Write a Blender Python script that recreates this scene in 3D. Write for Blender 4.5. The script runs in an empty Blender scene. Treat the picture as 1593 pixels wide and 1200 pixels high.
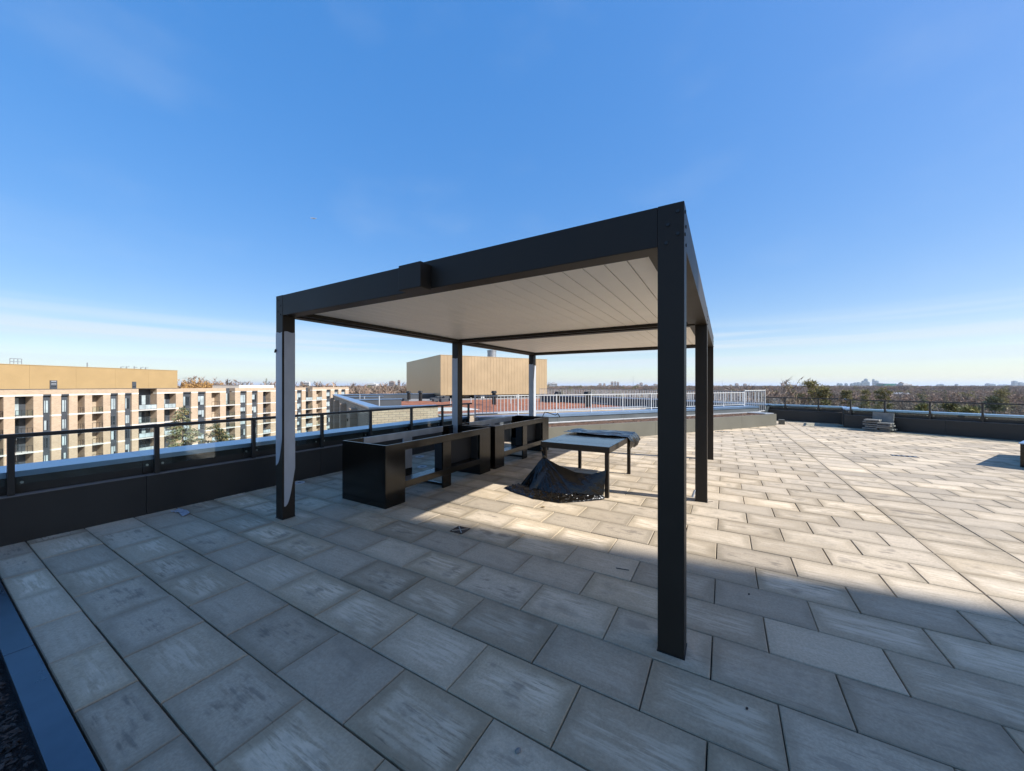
import bpy, math, random
from mathutils import Vector, Matrix, noise as mnoise
R = random.Random(7)
C = bpy.context.scene.collection
sc = bpy.context.scene

# ---------------------------------------------------------------- camera
FPX, IW, IH, CXP, CYP = 562.0, 1593.0, 1200.0, 796.5, 600.0
YAW = math.atan2(330, 562)
CAMH = 1.64
cd = bpy.data.cameras.new('camera'); cam = bpy.data.objects.new('camera', cd); C.objects.link(cam)
cd.sensor_fit = 'HORIZONTAL'; cd.sensor_width = 36; cd.lens = FPX / IW * 36
cd.clip_start = .05; cd.clip_end = 90000
cam.location = (0, 0, CAMH); cam.rotation_euler = (math.pi / 2, 0, YAW)
sc.camera = cam

# ---------------------------------------------------------------- sky, sun, exposure
SUN_AZ, SUN_EL = math.radians(9.0), math.radians(38.4)
w = bpy.data.worlds.new('World'); sc.world = w; w.use_nodes = True
nt = w.node_tree; N = nt.nodes; L = nt.links
bg = N['Background']; bg.inputs['Strength'].default_value = .15
sky = N.new('ShaderNodeTexSky'); sky.sky_type = 'NISHITA'; sky.sun_disc = False
sky.sun_elevation = SUN_EL; sky.sun_rotation = math.pi / 2 - SUN_AZ
sky.altitude = 200; sky.air_density = 1.0; sky.dust_density = .75; sky.ozone_density = 3.2
hs = N.new('ShaderNodeHueSaturation'); hs.inputs['Saturation'].default_value = 2.62; hs.inputs['Hue'].default_value = .516; hs.inputs['Value'].default_value = 1.23
gm = N.new('ShaderNodeGamma'); gm.inputs[1].default_value = .34
L.new(sky.outputs[0], gm.inputs[0]); L.new(gm.outputs[0], hs.inputs['Color'])
# thin bands of high cloud low over the horizon
tc = N.new('ShaderNodeTexCoord'); sx = N.new('ShaderNodeSeparateXYZ'); L.new(tc.outputs['Generated'], sx.inputs[0])
def wm(op, a, b=None, c=None):
    n = N.new('ShaderNodeMath'); n.operation = op
    for i, v in enumerate((a, b, c)):
        if v is None: continue
        if isinstance(v, (int, float)): n.inputs[i].default_value = v
        else: L.new(v, n.inputs[i])
    return n.outputs[0]
az = wm('ARCTAN2', sx.outputs[1], sx.outputs[0])
el = wm('ARCSINE', sx.outputs[2])
cv = N.new('ShaderNodeCombineXYZ'); L.new(wm('MULTIPLY', az, 1.2), cv.inputs[0]); L.new(wm('MULTIPLY', el, 48), cv.inputs[1]); cv.inputs[2].default_value = 3.3
nz = N.new('ShaderNodeTexNoise'); nz.inputs['Scale'].default_value = 1.0; nz.inputs['Detail'].default_value = 5; nz.inputs['Roughness'].default_value = .5
L.new(cv.outputs[0], nz.inputs['Vector'])
def smooth(x, a, b):
    m = N.new('ShaderNodeMapRange'); m.interpolation_type = 'SMOOTHSTEP'
    m.inputs['From Min'].default_value = a; m.inputs['From Max'].default_value = b; L.new(x, m.inputs['Value']); return m.outputs[0]
band = wm('MULTIPLY', smooth(el, .02, .075), wm('SUBTRACT', 1.0, smooth(el, .085, .17)))
cl = wm('MULTIPLY', wm('MULTIPLY', smooth(nz.outputs[0], .42, .66), band), .85)
# very faint cirrus higher up
cv2 = N.new('ShaderNodeCombineXYZ'); L.new(wm('MULTIPLY', az, 2.2), cv2.inputs[0]); L.new(wm('MULTIPLY', el, 4.5), cv2.inputs[1])
nz2 = N.new('ShaderNodeTexNoise'); nz2.inputs['Scale'].default_value = 1.3; nz2.inputs['Detail'].default_value = 6
L.new(cv2.outputs[0], nz2.inputs['Vector'])
ci = wm('MULTIPLY', smooth(nz2.outputs[0], .5, .85), .10)
mx = N.new('ShaderNodeMix'); mx.data_type = 'RGBA'
L.new(wm('MAXIMUM', cl, ci), mx.inputs[0]); L.new(hs.outputs[0], mx.inputs[6]); mx.inputs[7].default_value = (1.75, 2.0, 2.2, 1)
L.new(mx.outputs[2], bg.inputs['Color'])

sl = bpy.data.lights.new('sun', 'SUN'); so = bpy.data.objects.new('sun', sl); C.objects.link(so)
sl.energy = 2.85; sl.angle = math.radians(.53); sl.color = (1, .985, .965)
sd = Vector((math.cos(SUN_EL) * math.cos(SUN_AZ), math.cos(SUN_EL) * math.sin(SUN_AZ), math.sin(SUN_EL)))
so.rotation_euler = sd.to_track_quat('Z', 'Y').to_euler()
so.location = (20, 3, 30)
vs = sc.view_settings; vs.view_transform = 'Standard'; vs.look = 'None'; vs.gamma = 1; vs.use_curve_mapping = False
vs.exposure = 1.55
sc.cycles.max_bounces = 8; sc.cycles.transparent_max_bounces = 24; sc.cycles.volume_bounces = 0
HAZE = .6e-4

# ---------------------------------------------------------------- helpers
SA, CA = math.sin(YAW), math.cos(YAW)
def cw(r, f):                       # right / forward metres from the camera -> world x, y
    return (-SA * f + CA * r, CA * f + SA * r)
def at(px, f):                      # photo column at a forward distance -> world x, y
    return cw((px - CXP) / FPX * f, f)
def zy(py, f): return CAMH - (py - CYP) / FPX * f

class MB:
    def __init__(s): s.v = []; s.f = []
    def quad(s, *p):
        n = len(s.v); s.v += [tuple(q) for q in p]; s.f.append(tuple(range(n, n + len(p))))
    def hexa(s, b, t):              # four bottom, four top points
        n = len(s.v); s.v += [tuple(q) for q in b] + [tuple(q) for q in t]
        for f in ((3, 2, 1, 0), (4, 5, 6, 7), (0, 1, 5, 4), (1, 2, 6, 5), (2, 3, 7, 6), (3, 0, 4, 7)):
            s.f.append(tuple(n + i for i in f))
        return s
    def box(s, x0, x1, y0, y1, z0, z1):
        return s.hexa([(x0, y0, z0), (x1, y0, z0), (x1, y1, z0), (x0, y1, z0)], [(x0, y0, z1), (x1, y0, z1), (x1, y1, z1), (x0, y1, z1)])
    def obox(s, fr, u0, u1, v0, v1, z0, z1):
        P = fr.p
        if fr.flip: v0, v1 = v1, v0
        return s.hexa([P(u0, v0, z0), P(u1, v0, z0), P(u1, v1, z0), P(u0, v1, z0)], [P(u0, v0, z1), P(u1, v0, z1), P(u1, v1, z1), P(u0, v1, z1)])
    def tube(s, p0, p1, r0, r1=None, n=6, caps=True):
        r1 = r0 if r1 is None else r1
        p0 = Vector(p0); p1 = Vector(p1); d = (p1 - p0).normalized()
        a = d.orthogonal().normalized(); b = d.cross(a); m = len(s.v)
        for p, r in ((p0, r0), (p1, r1)):
            for i in range(n):
                t = 2 * math.pi * i / n
                s.v.append(tuple(p + a * (r * math.cos(t)) + b * (r * math.sin(t))))
        for i in range(n):
            j = (i + 1) % n; s.f.append((m + i, m + j, m + n + j, m + n + i))
        if caps:
            s.f.append(tuple(m + n - 1 - i for i in range(n))); s.f.append(tuple(m + n + i for i in range(n)))
        return s
    def prism(s, pts, z0, z1):
        n = len(s.v); k = len(pts)
        s.v += [(x, y, z0) for x, y in pts] + [(x, y, z1) for x, y in pts]
        for i in range(k):
            j = (i + 1) % k; s.f.append((n + i, n + j, n + k + j, n + k + i))
        s.f.append(tuple(n + k + i for i in range(k))); s.f.append(tuple(n + k - 1 - i for i in range(k)))
        return s
    def mesh(s, name, m=None, o=(0, 0, 0), smooth=False):
        me = bpy.data.meshes.new(name)
        me.from_pydata([(x - o[0], y - o[1], z - o[2]) for x, y, z in s.v], [], s.f)
        if m: me.materials.append(m)
        if smooth: me.polygons.foreach_set('use_smooth', [True] * len(me.polygons))
        me.update(); return me
    def build(s, name, m, parent=None, bevel=0, smooth=False, o=None):
        if o is None: o = parent['_o'] if parent is not None and '_o' in parent else (0, 0, 0)
        ob = bpy.data.objects.new(name, s.mesh(name, m, o, smooth)); C.objects.link(ob)
        if parent is not None: ob.parent = parent; ob['_o'] = o
        else: ob.location = o; ob['_o'] = o
        if bevel:
            b = ob.modifiers.new('bevel', 'BEVEL'); b.width = bevel; b.segments = 2; b.limit_method = 'ANGLE'
        return ob

class Frame:                        # a run along a wall: u along, v outwards, z up
    def __init__(s, p, u, v):
        s.o = Vector((p[0], p[1], 0)); s.u = Vector((u[0], u[1], 0)).normalized(); s.w = Vector((v[0], v[1], 0)).normalized()
        s.flip = s.u.cross(s.w).z < 0
    def p(s, u, v, z):
        q = s.o + s.u * u + s.w * v; return (q.x, q.y, z)

def empty(name, loc):
    o = bpy.data.objects.new(name, None); C.objects.link(o); o.location = loc; o.empty_display_size = .2; o['_o'] = tuple(loc); return o
def tag(o, label=None, cat=None, group=None, kind=None):
    if label: o['label'] = label
    if cat: o['category'] = cat
    if group: o['group'] = group
    if cat: o['kind'] = 'thing'
    if kind: o['kind'] = kind
    return o
def thing(name, loc, label, cat, group=None): return tag(empty(name, loc), label, cat, group)
def copy_tree(o, parent=None):
    c = o.copy(); C.objects.link(c)
    if parent is not None: c.parent = parent
    for ch in list(o.children): copy_tree(ch, c)
    return c

# ---------------------------------------------------------------- materials
def newmat(name):
    m = bpy.data.materials.new(name); m.use_nodes = True
    return m, m.node_tree.nodes, m.node_tree.links, m.node_tree.nodes['Principled BSDF']
def pm(name, col, rough=.5, metal=0, var=.12, scale=6, stretch=(1, 1, 1), bump=0, bscale=60, rvar=.08, spec=.5, coat=0, detail=5, island=0):
    m, n, l, b = newmat(name)
    tcn = n.new('ShaderNodeTexCoord'); mp = n.new('ShaderNodeMapping'); mp.inputs['Scale'].default_value = stretch
    l.new(tcn.outputs['Object'], mp.inputs[0])
    t = n.new('ShaderNodeTexNoise'); t.inputs['Scale'].default_value = scale; t.inputs['Detail'].default_value = detail; t.inputs['Roughness'].default_value = .6
    l.new(mp.outputs[0], t.inputs['Vector'])
    r = n.new('ShaderNodeValToRGB'); r.color_ramp.elements[0].position = .3; r.color_ramp.elements[1].position = .7
    r.color_ramp.elements[0].color = tuple(c * (1 - var) for c in col) + (1,); r.color_ramp.elements[1].color = tuple(min(1, c * (1 + var)) for c in col) + (1,)
    l.new(t.outputs[0], r.inputs[0]); out = r.outputs[0]
    if island:
        g = n.new('ShaderNodeNewGeometry'); oi = n.new('ShaderNodeObjectInfo')
        ad = n.new('ShaderNodeMath'); ad.operation = 'ADD'; l.new(g.outputs['Random Per Island'], ad.inputs[0]); l.new(oi.outputs['Random'], ad.inputs[1])
        fr = n.new('ShaderNodeMath'); fr.operation = 'FRACT'; l.new(ad.outputs[0], fr.inputs[0])
        mr = n.new('ShaderNodeMapRange'); mr.inputs['To Min'].default_value = 1 - island; mr.inputs['To Max'].default_value = 1 + island; l.new(fr.outputs[0], mr.inputs[0])
        hv = n.new('ShaderNodeHueSaturation'); l.new(out, hv.inputs['Color']); l.new(mr.outputs[0], hv.inputs['Value']); out = hv.outputs[0]
    l.new(out, b.inputs['Base Color'])
    mr = n.new('ShaderNodeMapRange'); mr.inputs['To Min'].default_value = max(.02, rough - rvar); mr.inputs['To Max'].default_value = min(1, rough + rvar)
    l.new(t.outputs[0], mr.inputs[0]); l.new(mr.outputs[0], b.inputs['Roughness'])
    b.inputs['Metallic'].default_value = metal; b.inputs['Specular IOR Level'].default_value = spec
    if coat: b.inputs['Coat Weight'].default_value = coat; b.inputs['Coat Roughness'].default_value = .08
    if bump:
        t2 = n.new('ShaderNodeTexNoise'); t2.inputs['Scale'].default_value = bscale; t2.inputs['Detail'].default_value = 4; l.new(mp.outputs[0], t2.inputs['Vector'])
        bp = n.new('ShaderNodeBump'); bp.inputs['Strength'].default_value = bump; bp.inputs['Distance'].default_value = .02
        l.new(t2.outputs[0], bp.inputs['Height']); l.new(bp.outputs[0], b.inputs['Normal'])
    return m

def paver_mat():
    m, n, l, b = newmat('concrete_paver')
    def M(op, a, c=None, d=None):
        k = n.new('ShaderNodeMath'); k.operation = op
        for i, v in enumerate((a, c, d)):
            if v is None: continue
            if isinstance(v, (int, float)): k.inputs[i].default_value = v
            else: l.new(v, k.inputs[i])
        return k.outputs[0]
    def mapr(x, a, c, d=0., e=1., kind='SMOOTHSTEP'):
        k = n.new('ShaderNodeMapRange'); k.interpolation_type = kind
        for nm, v in (('From Min', a), ('From Max', c), ('To Min', d), ('To Max', e)): k.inputs[nm].default_value = v
        l.new(x, k.inputs['Value']); return k.outputs[0]
    def mixc(f, a, c):
        k = n.new('ShaderNodeMix'); k.data_type = 'RGBA'
        if isinstance(f, float): k.inputs[0].default_value = f
        else: l.new(f, k.inputs[0])
        for i, v in ((6, a), (7, c)):
            if isinstance(v, tuple): k.inputs[i].default_value = v + (1,)
            else: l.new(v, k.inputs[i])
        return k.outputs[2]
    uv = n.new('ShaderNodeUVMap'); uv.uv_map = 'metres'; ed = n.new('ShaderNodeUVMap'); ed.uv_map = 'unit'
    at_ = n.new('ShaderNodeAttribute'); at_.attribute_name = 'rnd'
    oi = n.new('ShaderNodeObjectInfo'); rnd = M('FRACT', M('ADD', at_.outputs['Fac'], oi.outputs['Random']))
    r2 = M('FRACT', M('MULTIPLY', rnd, 17.31)); r3 = M('FRACT', M('MULTIPLY', rnd, 57.77))
    cb = n.new('ShaderNodeCombineXYZ'); l.new(M('MULTIPLY', rnd, 91.), cb.inputs[2])
    va = n.new('ShaderNodeVectorMath'); va.operation = 'ADD'; l.new(uv.outputs[0], va.inputs[0]); l.new(cb.outputs[0], va.inputs[1])
    def noise(scale, sc3=(1, 1, 1), det=5, ro=.6, dist=0):
        mp = n.new('ShaderNodeMapping'); mp.inputs['Scale'].default_value = sc3; l.new(va.outputs[0], mp.inputs[0])
        t = n.new('ShaderNodeTexNoise'); t.inputs['Scale'].default_value = scale; t.inputs['Detail'].default_value = det
        t.inputs['Roughness'].default_value = ro; t.inputs['Distortion'].default_value = dist; l.new(mp.outputs[0], t.inputs['Vector']); return t.outputs[0]
    streak = noise(1.0, (4.5, 42, 1), 5, .62, .25); streak2 = noise(1., (9, 110, 1), 4, .6, .2)
    blot = noise(5.5, (1, 1.4, 1), 4, .55); grain = noise(320., (1, 1, 1), 2, .5); fine = noise(70., (1, 1, 1), 4, .6)
    sp = n.new('ShaderNodeSeparateXYZ'); l.new(ed.outputs[0], sp.inputs[0])
    dx = M('MULTIPLY', M('MINIMUM', sp.outputs[0], M('SUBTRACT', 1., sp.outputs[0])), .61)
    dy = M('MULTIPLY', M('MINIMUM', sp.outputs[1], M('SUBTRACT', 1., sp.outputs[1])), .40)
    d = M('ADD', M('MINIMUM', dx, dy), M('MULTIPLY', M('SUBTRACT', blot, .5), .10))
    centre = mapr(d, .01, .13)
    base = mixc(mapr(fine, .3, .7), (.40, .318, .22), (.505, .406, .283))
    # weathered middle: streaks of pale bloom and of dark damp
    big = noise(2.6, (1, 1.5, 1), 3, .5)
    cen2 = mapr(M('ADD', d, M('MULTIPLY', M('SUBTRACT', big, .5), .22)), .03, .16)
    pale = M('MULTIPLY', M('MULTIPLY', mapr(M('ADD', M('MULTIPLY', streak, .7), M('MULTIPLY', big, .3)), .42, .60), cen2), mapr(r2, .15, .75, .12, 1., 'LINEAR'))
    dark = M('MULTIPLY', M('MULTIPLY', mapr(M('ADD', M('MULTIPLY', streak2, .45), M('MULTIPLY', streak, .55)), .5, .36), mapr(big, .5, .66)), mapr(r3, .1, .9, .1, 1., 'LINEAR'))
    gp = n.new('ShaderNodeNewGeometry')
    wn = n.new('ShaderNodeTexNoise'); wn.inputs['Scale'].default_value = 1.15; wn.inputs['Detail'].default_value = 7; wn.inputs['Roughness'].default_value = .62; l.new(gp.outputs['Position'], wn.inputs['Vector'])
    wn2 = n.new('ShaderNodeTexNoise'); wn2.inputs['Scale'].default_value = 9; wn2.inputs['Detail'].default_value = 5; l.new(gp.outputs['Position'], wn2.inputs['Vector'])
    dirt = M('MULTIPLY', mapr(wn.outputs[0], .50, .70), mapr(wn2.outputs[0], .35, .65, .35, 1.))
    dark = M('MAXIMUM', dark, M('MULTIPLY', M('MULTIPLY', mapr(M('ADD', M('MULTIPLY', blot, .55), M('MULTIPLY', streak, .45)), .50, .62), mapr(d, .05, .13)), mapr(r3, .3, .75, 0., .85, 'LINEAR')))
    c1 = mixc(pale, base, (.66, .545, .40)); c2 = mixc(M('MULTIPLY', dark, .85), c1, (.165, .132, .095))
    border = M('MULTIPLY', M('SUBTRACT', 1., mapr(d, .01, .085)), mapr(M('ADD', M('MULTIPLY', r3, .6), M('MULTIPLY', M('SUBTRACT', big, .3), .8)), 0, 1, .05, .75, 'LINEAR'))
    c2 = mixc(M('MULTIPLY', dirt, .5), c2, (.20, .165, .118))
    c3 = mixc(border, c2, (.225, .178, .112))
    c4 = mixc(M('MULTIPLY', mapr(grain, .56, .72), .22), c3, (.13, .105, .08))
    hv = n.new('ShaderNodeHueSaturation'); l.new(c4, hv.inputs['Color']); l.new(mapr(rnd, 0, 1, .78, 1.18, 'LINEAR'), hv.inputs['Value'])
    l.new(mapr(r2, 0, 1, .94, 1.08, 'LINEAR'), hv.inputs['Saturation'])
    l.new(hv.outputs[0], b.inputs['Base Color'])
    l.new(mapr(streak, .3, .7, .82, .62, 'LINEAR'), b.inputs['Roughness']); b.inputs['Specular IOR Level'].default_value = .35
    hgt = M('ADD', M('ADD', M('MULTIPLY', grain, .35), M('MULTIPLY', fine, .5)), M('MULTIPLY', streak2, .5))
    bp = n.new('ShaderNodeBump'); bp.inputs['Strength'].default_value = .35; bp.inputs['Distance'].default_value = .004
    l.new(hgt, bp.inputs['Height']); l.new(bp.outputs[0], b.inputs['Normal'])
    return m

def brick_mat(name, c1, c2, mortar, scale=1., bump=.4):
    m, n, l, b = newmat(name)
    tcn = n.new('ShaderNodeTexCoord'); g = n.new('ShaderNodeNewGeometry')
    # along-the-wall coordinate from position and normal, height from z
    cr = n.new('ShaderNodeVectorMath'); cr.operation = 'CROSS_PRODUCT'; cr.inputs[0].default_value = (0, 0, 1); l.new(g.outputs['True Normal'], cr.inputs[1])
    dt = n.new('ShaderNodeVectorMath'); dt.operation = 'DOT_PRODUCT'; l.new(g.outputs['Position'], dt.inputs[0]); l.new(cr.outputs[0], dt.inputs[1])
    sp = n.new('ShaderNodeSeparateXYZ'); l.new(g.outputs['Position'], sp.inputs[0])
    cb = n.new('ShaderNodeCombineXYZ'); l.new(dt.outputs['Value'], cb.inputs[0]); l.new(sp.outputs[2], cb.inputs[1])
    t = n.new('ShaderNodeTexBrick'); l.new(cb.outputs[0], t.inputs['Vector'])
    t.inputs['Color1'].default_value = c1 + (1,); t.inputs['Color2'].default_value = c2 + (1,); t.inputs['Mortar'].default_value = mortar + (1,)
    t.inputs['Scale'].default_value = scale; t.inputs['Brick Width'].default_value = .30; t.inputs['Row Height'].default_value = .10; t.inputs['Mortar Size'].default_value = .009
    nz_ = n.new('ShaderNodeTexNoise'); nz_.inputs['Scale'].default_value = .8; nz_.inputs['Detail'].default_value = 6; l.new(g.outputs['Position'], nz_.inputs['Vector'])
    mr = n.new('ShaderNodeMapRange'); mr.inputs['To Min'].default_value = .8; mr.inputs['To Max'].default_value = 1.2; l.new(nz_.outputs[0], mr.inputs[0])
    hv = n.new('ShaderNodeHueSaturation'); l.new(t.outputs[0], hv.inputs['Color']); l.new(mr.outputs[0], hv.inputs['Value'])
    l.new(hv.outputs[0], b.inputs['Base Color']); b.inputs['Roughness'].default_value = .85
    bp = n.new('ShaderNodeBump'); bp.inputs['Strength'].default_value = bump; bp.inputs['Distance'].default_value = .01; bp.invert = True
    l.new(t.outputs['Fac'], bp.inputs['Height']); l.new(bp.outputs[0], b.inputs['Normal'])
    return m

def glass_mat():
    m, n, l, b = newmat('railing_glass'); n.remove(b); out = n['Material Output']
    t = n.new('ShaderNodeBsdfTransparent'); t.inputs[0].default_value = (.93, .975, .965, 1)
    g = n.new('ShaderNodeBsdfGlossy'); g.inputs['Roughness'].default_value = .02; g.inputs[0].default_value = (.9, .95, 1, 1)
    f = n.new('ShaderNodeLayerWeight'); pw = n.new('ShaderNodeMath'); pw.operation = 'POWER'; pw.inputs[1].default_value = 4.5; l.new(f.outputs['Facing'], pw.inputs[0])
    ma = n.new('ShaderNodeMath'); ma.operation = 'MULTIPLY_ADD'; ma.inputs[1].default_value = .9; ma.inputs[2].default_value = .035; l.new(pw.outputs[0], ma.inputs[0])
    mixs = n.new('ShaderNodeMixShader'); l.new(ma.outputs[0], mixs.inputs[0]); l.new(t.outputs[0], mixs.inputs[1]); l.new(g.outputs[0], mixs.inputs[2])
    l.new(mixs.outputs[0], out.inputs[0]); return m

def leaf_mat(name, c1, c2, rough=.7):
    m, n, l, b = newmat(name)
    g = n.new('ShaderNodeNewGeometry'); oi = n.new('ShaderNodeObjectInfo')
    ad = n.new('ShaderNodeMath'); ad.operation = 'ADD'; l.new(g.outputs['Random Per Island'], ad.inputs[0]); l.new(oi.outputs['Random'], ad.inputs[1])
    fr = n.new('ShaderNodeMath'); fr.operation = 'FRACT'; l.new(ad.outputs[0], fr.inputs[0])
    mx_ = n.new('ShaderNodeMix'); mx_.data_type = 'RGBA'; l.new(fr.outputs[0], mx_.inputs[0]); mx_.inputs[6].default_value = c1 + (1,); mx_.inputs[7].default_value = c2 + (1,)
    mr = n.new('ShaderNodeMapRange'); mr.inputs['To Min'].default_value = .75; mr.inputs['To Max'].default_value = 1.25; l.new(oi.outputs['Random'], mr.inputs[0])
    hv = n.new('ShaderNodeHueSaturation'); l.new(mx_.outputs[2], hv.inputs['Color']); l.new(mr.outputs[0], hv.inputs['Value'])
    l.new(hv.outputs[0], b.inputs['Base Color']); b.inputs['Roughness'].default_value = rough; b.inputs['Specular IOR Level'].default_value = .2
    return m

M_PAVER = paver_mat()
M_UNDER = pm('joint_grit', (.035, .033, .03), .95, var=.4, scale=60, bump=.5, bscale=200)
M_POST = pm('charcoal_powder_coat', (.0225, .0168, .0115), .50, var=.12, scale=3, bump=.03, bscale=400, spec=.28)
M_GLOSS = pm('black_gloss_panel', (.0085, .0065, .0045), .17, var=.2, scale=1.5, stretch=(1, 1, .5), rvar=.05, spec=.42, bump=.012, bscale=5)
M_CLAD = pm('charcoal_cladding', (.023, .0205, .018), .5, var=.18, scale=1.5, bump=.03, bscale=4)
M_COPING = pm('blue_grey_coping', (.26, .38, .56), .3, .85, var=.06, scale=2, rvar=.05)
M_KERB = pm('dark_coping', (.095, .118, .145), .30, .8, var=.18, scale=3, rvar=.1, bump=0)
M_RAIL = pm('rail_charcoal', (.023, .0205, .018), .42, var=.1, scale=8)
M_LEDGE = pm('ledge_sky_grey', (.20, .18, .16), .6, 0, var=.15, scale=4)  # grey tone carries the sky reflected off the ledge top
M_BOLT = pm('steel_bolt', (.55, .55, .53), .35, .9, var=.1, scale=30)
M_BLACK = pm('black_bolt', (.008, .008, .008), .4, var=.1)
M_GLASS = glass_mat()
M_SLAT = pm('off_white_slat', (.90, .84, .75), .45, var=.04, scale=2, spec=.4)
M_FILM = pm('protective_film', (.37, .39, .42), .38, var=.14, scale=5, stretch=(1, 1, .4), bump=.15, bscale=18, spec=.5)
M_WHITE = pm('white_paint', (.44, .44, .43), .45, var=.06, scale=9)
M_OLIVE = pm('olive_grey_cladding', (.105, .10, .078), .55, var=.1, scale=1.2, bump=.04, bscale=3)
M_SLATE = pm('slate_fascia', (.075, .085, .09), .5, var=.15, scale=1.5)
M_PALE = pm('pale_flashing', (.36, .37, .38), .4, .3, var=.1, scale=4)
M_SOIL = pm('mulch_soil', (.115, .065, .042), .95, var=.5, scale=18, bump=.8, bscale=60)
M_CHIP = pm('bark_chip', (.16, .092, .058), .9, var=.35, scale=30, island=.5)
M_DCHIP = pm('dark_bark_chip', (.035, .026, .021), .8, var=.4, scale=30, island=.8)
M_DSOIL = pm('dark_mulch', (.014, .011, .010), .95, var=.5, scale=40, bump=.8, bscale=90)
M_TOP = pm('black_table_top', (.008, .009, .011), .14, var=.3, scale=3, stretch=(.3, 2, 1), rvar=.05, spec=.42)
M_BAG = pm('black_plastic_sheet', (.0062, .0048, .0035), .22, var=.4, scale=10, rvar=.07, spec=.5, bump=.3, bscale=30)
M_TAN = pm('tan_metal_cladding', (.38, .255, .115), .48, .15, var=.05, scale=.6)
M_TANB = pm('champagne_corrugated_metal', (.44, .315, .185), .38, .45, var=.06, scale=.7)
M_BRICK = brick_mat('buff_brick', (.45, .33, .22), (.375, .265, .17), (.42, .35, .27))
M_BRICK2 = brick_mat('pale_brown_brick', (.47, .37, .255), (.39, .295, .205), (.20, .165, .13))
M_BAND = pm('pale_stone_band', (.66, .60, .50), .8, var=.08, scale=2)
M_DPANEL = pm('slate_panel', (.05, .056, .064), .45, var=.2, scale=.7)
M_PANE = pm('dark_pane', (.02, .026, .03), .06, var=.3, scale=.3, spec=.9)
M_REFLPANE = pm('pane_painted_reflection', (.34, .39, .39), .15, var=.3, scale=.5, spec=.8)  # pale tint stands in for bright reflections on the glass
M_CONC = pm('balcony_concrete', (.48, .46, .42), .8, var=.1, scale=2)
M_SEDUM = pm('red_sedum', (.23, .08, .036), .95, var=.55, scale=1.6, bump=.9, bscale=9, detail=9)
M_GRAVEL = pm('grey_roof_gravel', (.21, .20, .19), .95, var=.25, scale=5, bump=.5, bscale=30)
M_BARK = pm('bark', (.16, .125, .10), .9, var=.3, scale=3)
M_TWIG = leaf_mat('winter_twigs', (.20, .125, .085), (.33, .235, .165), .85)
M_TWIG2 = leaf_mat('grey_twigs', (.18, .135, .105), (.30, .235, .18), .85)
M_WILLOW = leaf_mat('golden_twigs', (.34, .17, .045), (.46, .27, .09), .8)
M_NEEDLE = leaf_mat('spruce_needles', (.085, .10, .055), (.20, .195, .10), .7)
M_NEEDLE2 = leaf_mat('pine_needles', (.13, .125, .045), (.30, .245, .085), .7)
M_CONE = leaf_mat('old_cones', (.20, .13, .05), (.32, .23, .10), .8)
M_CHALK = pm('pale_city_wall', (.52, .50, .47), .8, var=.15, scale=.05)
M_CITYB = pm('city_brick', (.27, .205, .165), .85, var=.2, scale=.05)
M_CITYG = pm('city_glass', (.10, .16, .20), .3, var=.3, scale=.04)
M_TEAL = pm('teal_glazing', (.05, .20, .17), .25, var=.3, scale=.05)
M_GREY = pm('galvanised_grey', (.30, .31, .32), .4, .6, var=.15, scale=5)
M_DARK = pm('dark_void', (.012, .012, .013), .7, var=.2)
M_BRONZE = pm('bronze_grate', (.10, .062, .035), .45, .7, var=.5, scale=40)
M_SLABC = pm('loose_slab_concrete', (.20, .19, .17), .85, var=.2, scale=9, bump=.4, bscale=120, island=.15)

# ---------------------------------------------------------------- ground far below and haze
GZ = -18.0
def ground():
    mb = MB(); rings = [0, 60, 150, 300, 600, 1200, 2500, 5000, 10000, 20000, 42000]; n = 64
    mb.v.append((0, 0, GZ))
    for r in rings[1:]:
        for i in range(n):
            t = 2 * math.pi * i / n; mb.v.append((r * math.cos(t), r * math.sin(t), GZ))
    for i in range(n): mb.f.append((0, 1 + i, 1 + (i + 1) % n))
    for k in range(len(rings) - 2):
        a = 1 + k * n; b = a + n
        for i in range(n):
            j = (i + 1) % n; mb.f.append((a + i, b + i, b + j, a + j))
    m = pm('winter_ground', (.17, .13, .09), .95, var=.45, scale=.012, detail=10)
    tag(mb.build('ground', m), kind='structure')
ground()
def haze():
    m, n, l, b = newmat('haze_air'); n.remove(b)
    pv = n.new('ShaderNodeVolumePrincipled'); pv.inputs['Density'].default_value = HAZE; pv.inputs['Color'].default_value = (.80, .88, 1, 1); pv.inputs['Anisotropy'].default_value = .1
    l.new(pv.outputs[0], n['Material Output'].inputs['Volume'])
    tag(MB().box(-43000, 43000, -43000, 43000, GZ - 1, 125).build('haze', m), kind='stuff')
haze()

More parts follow.
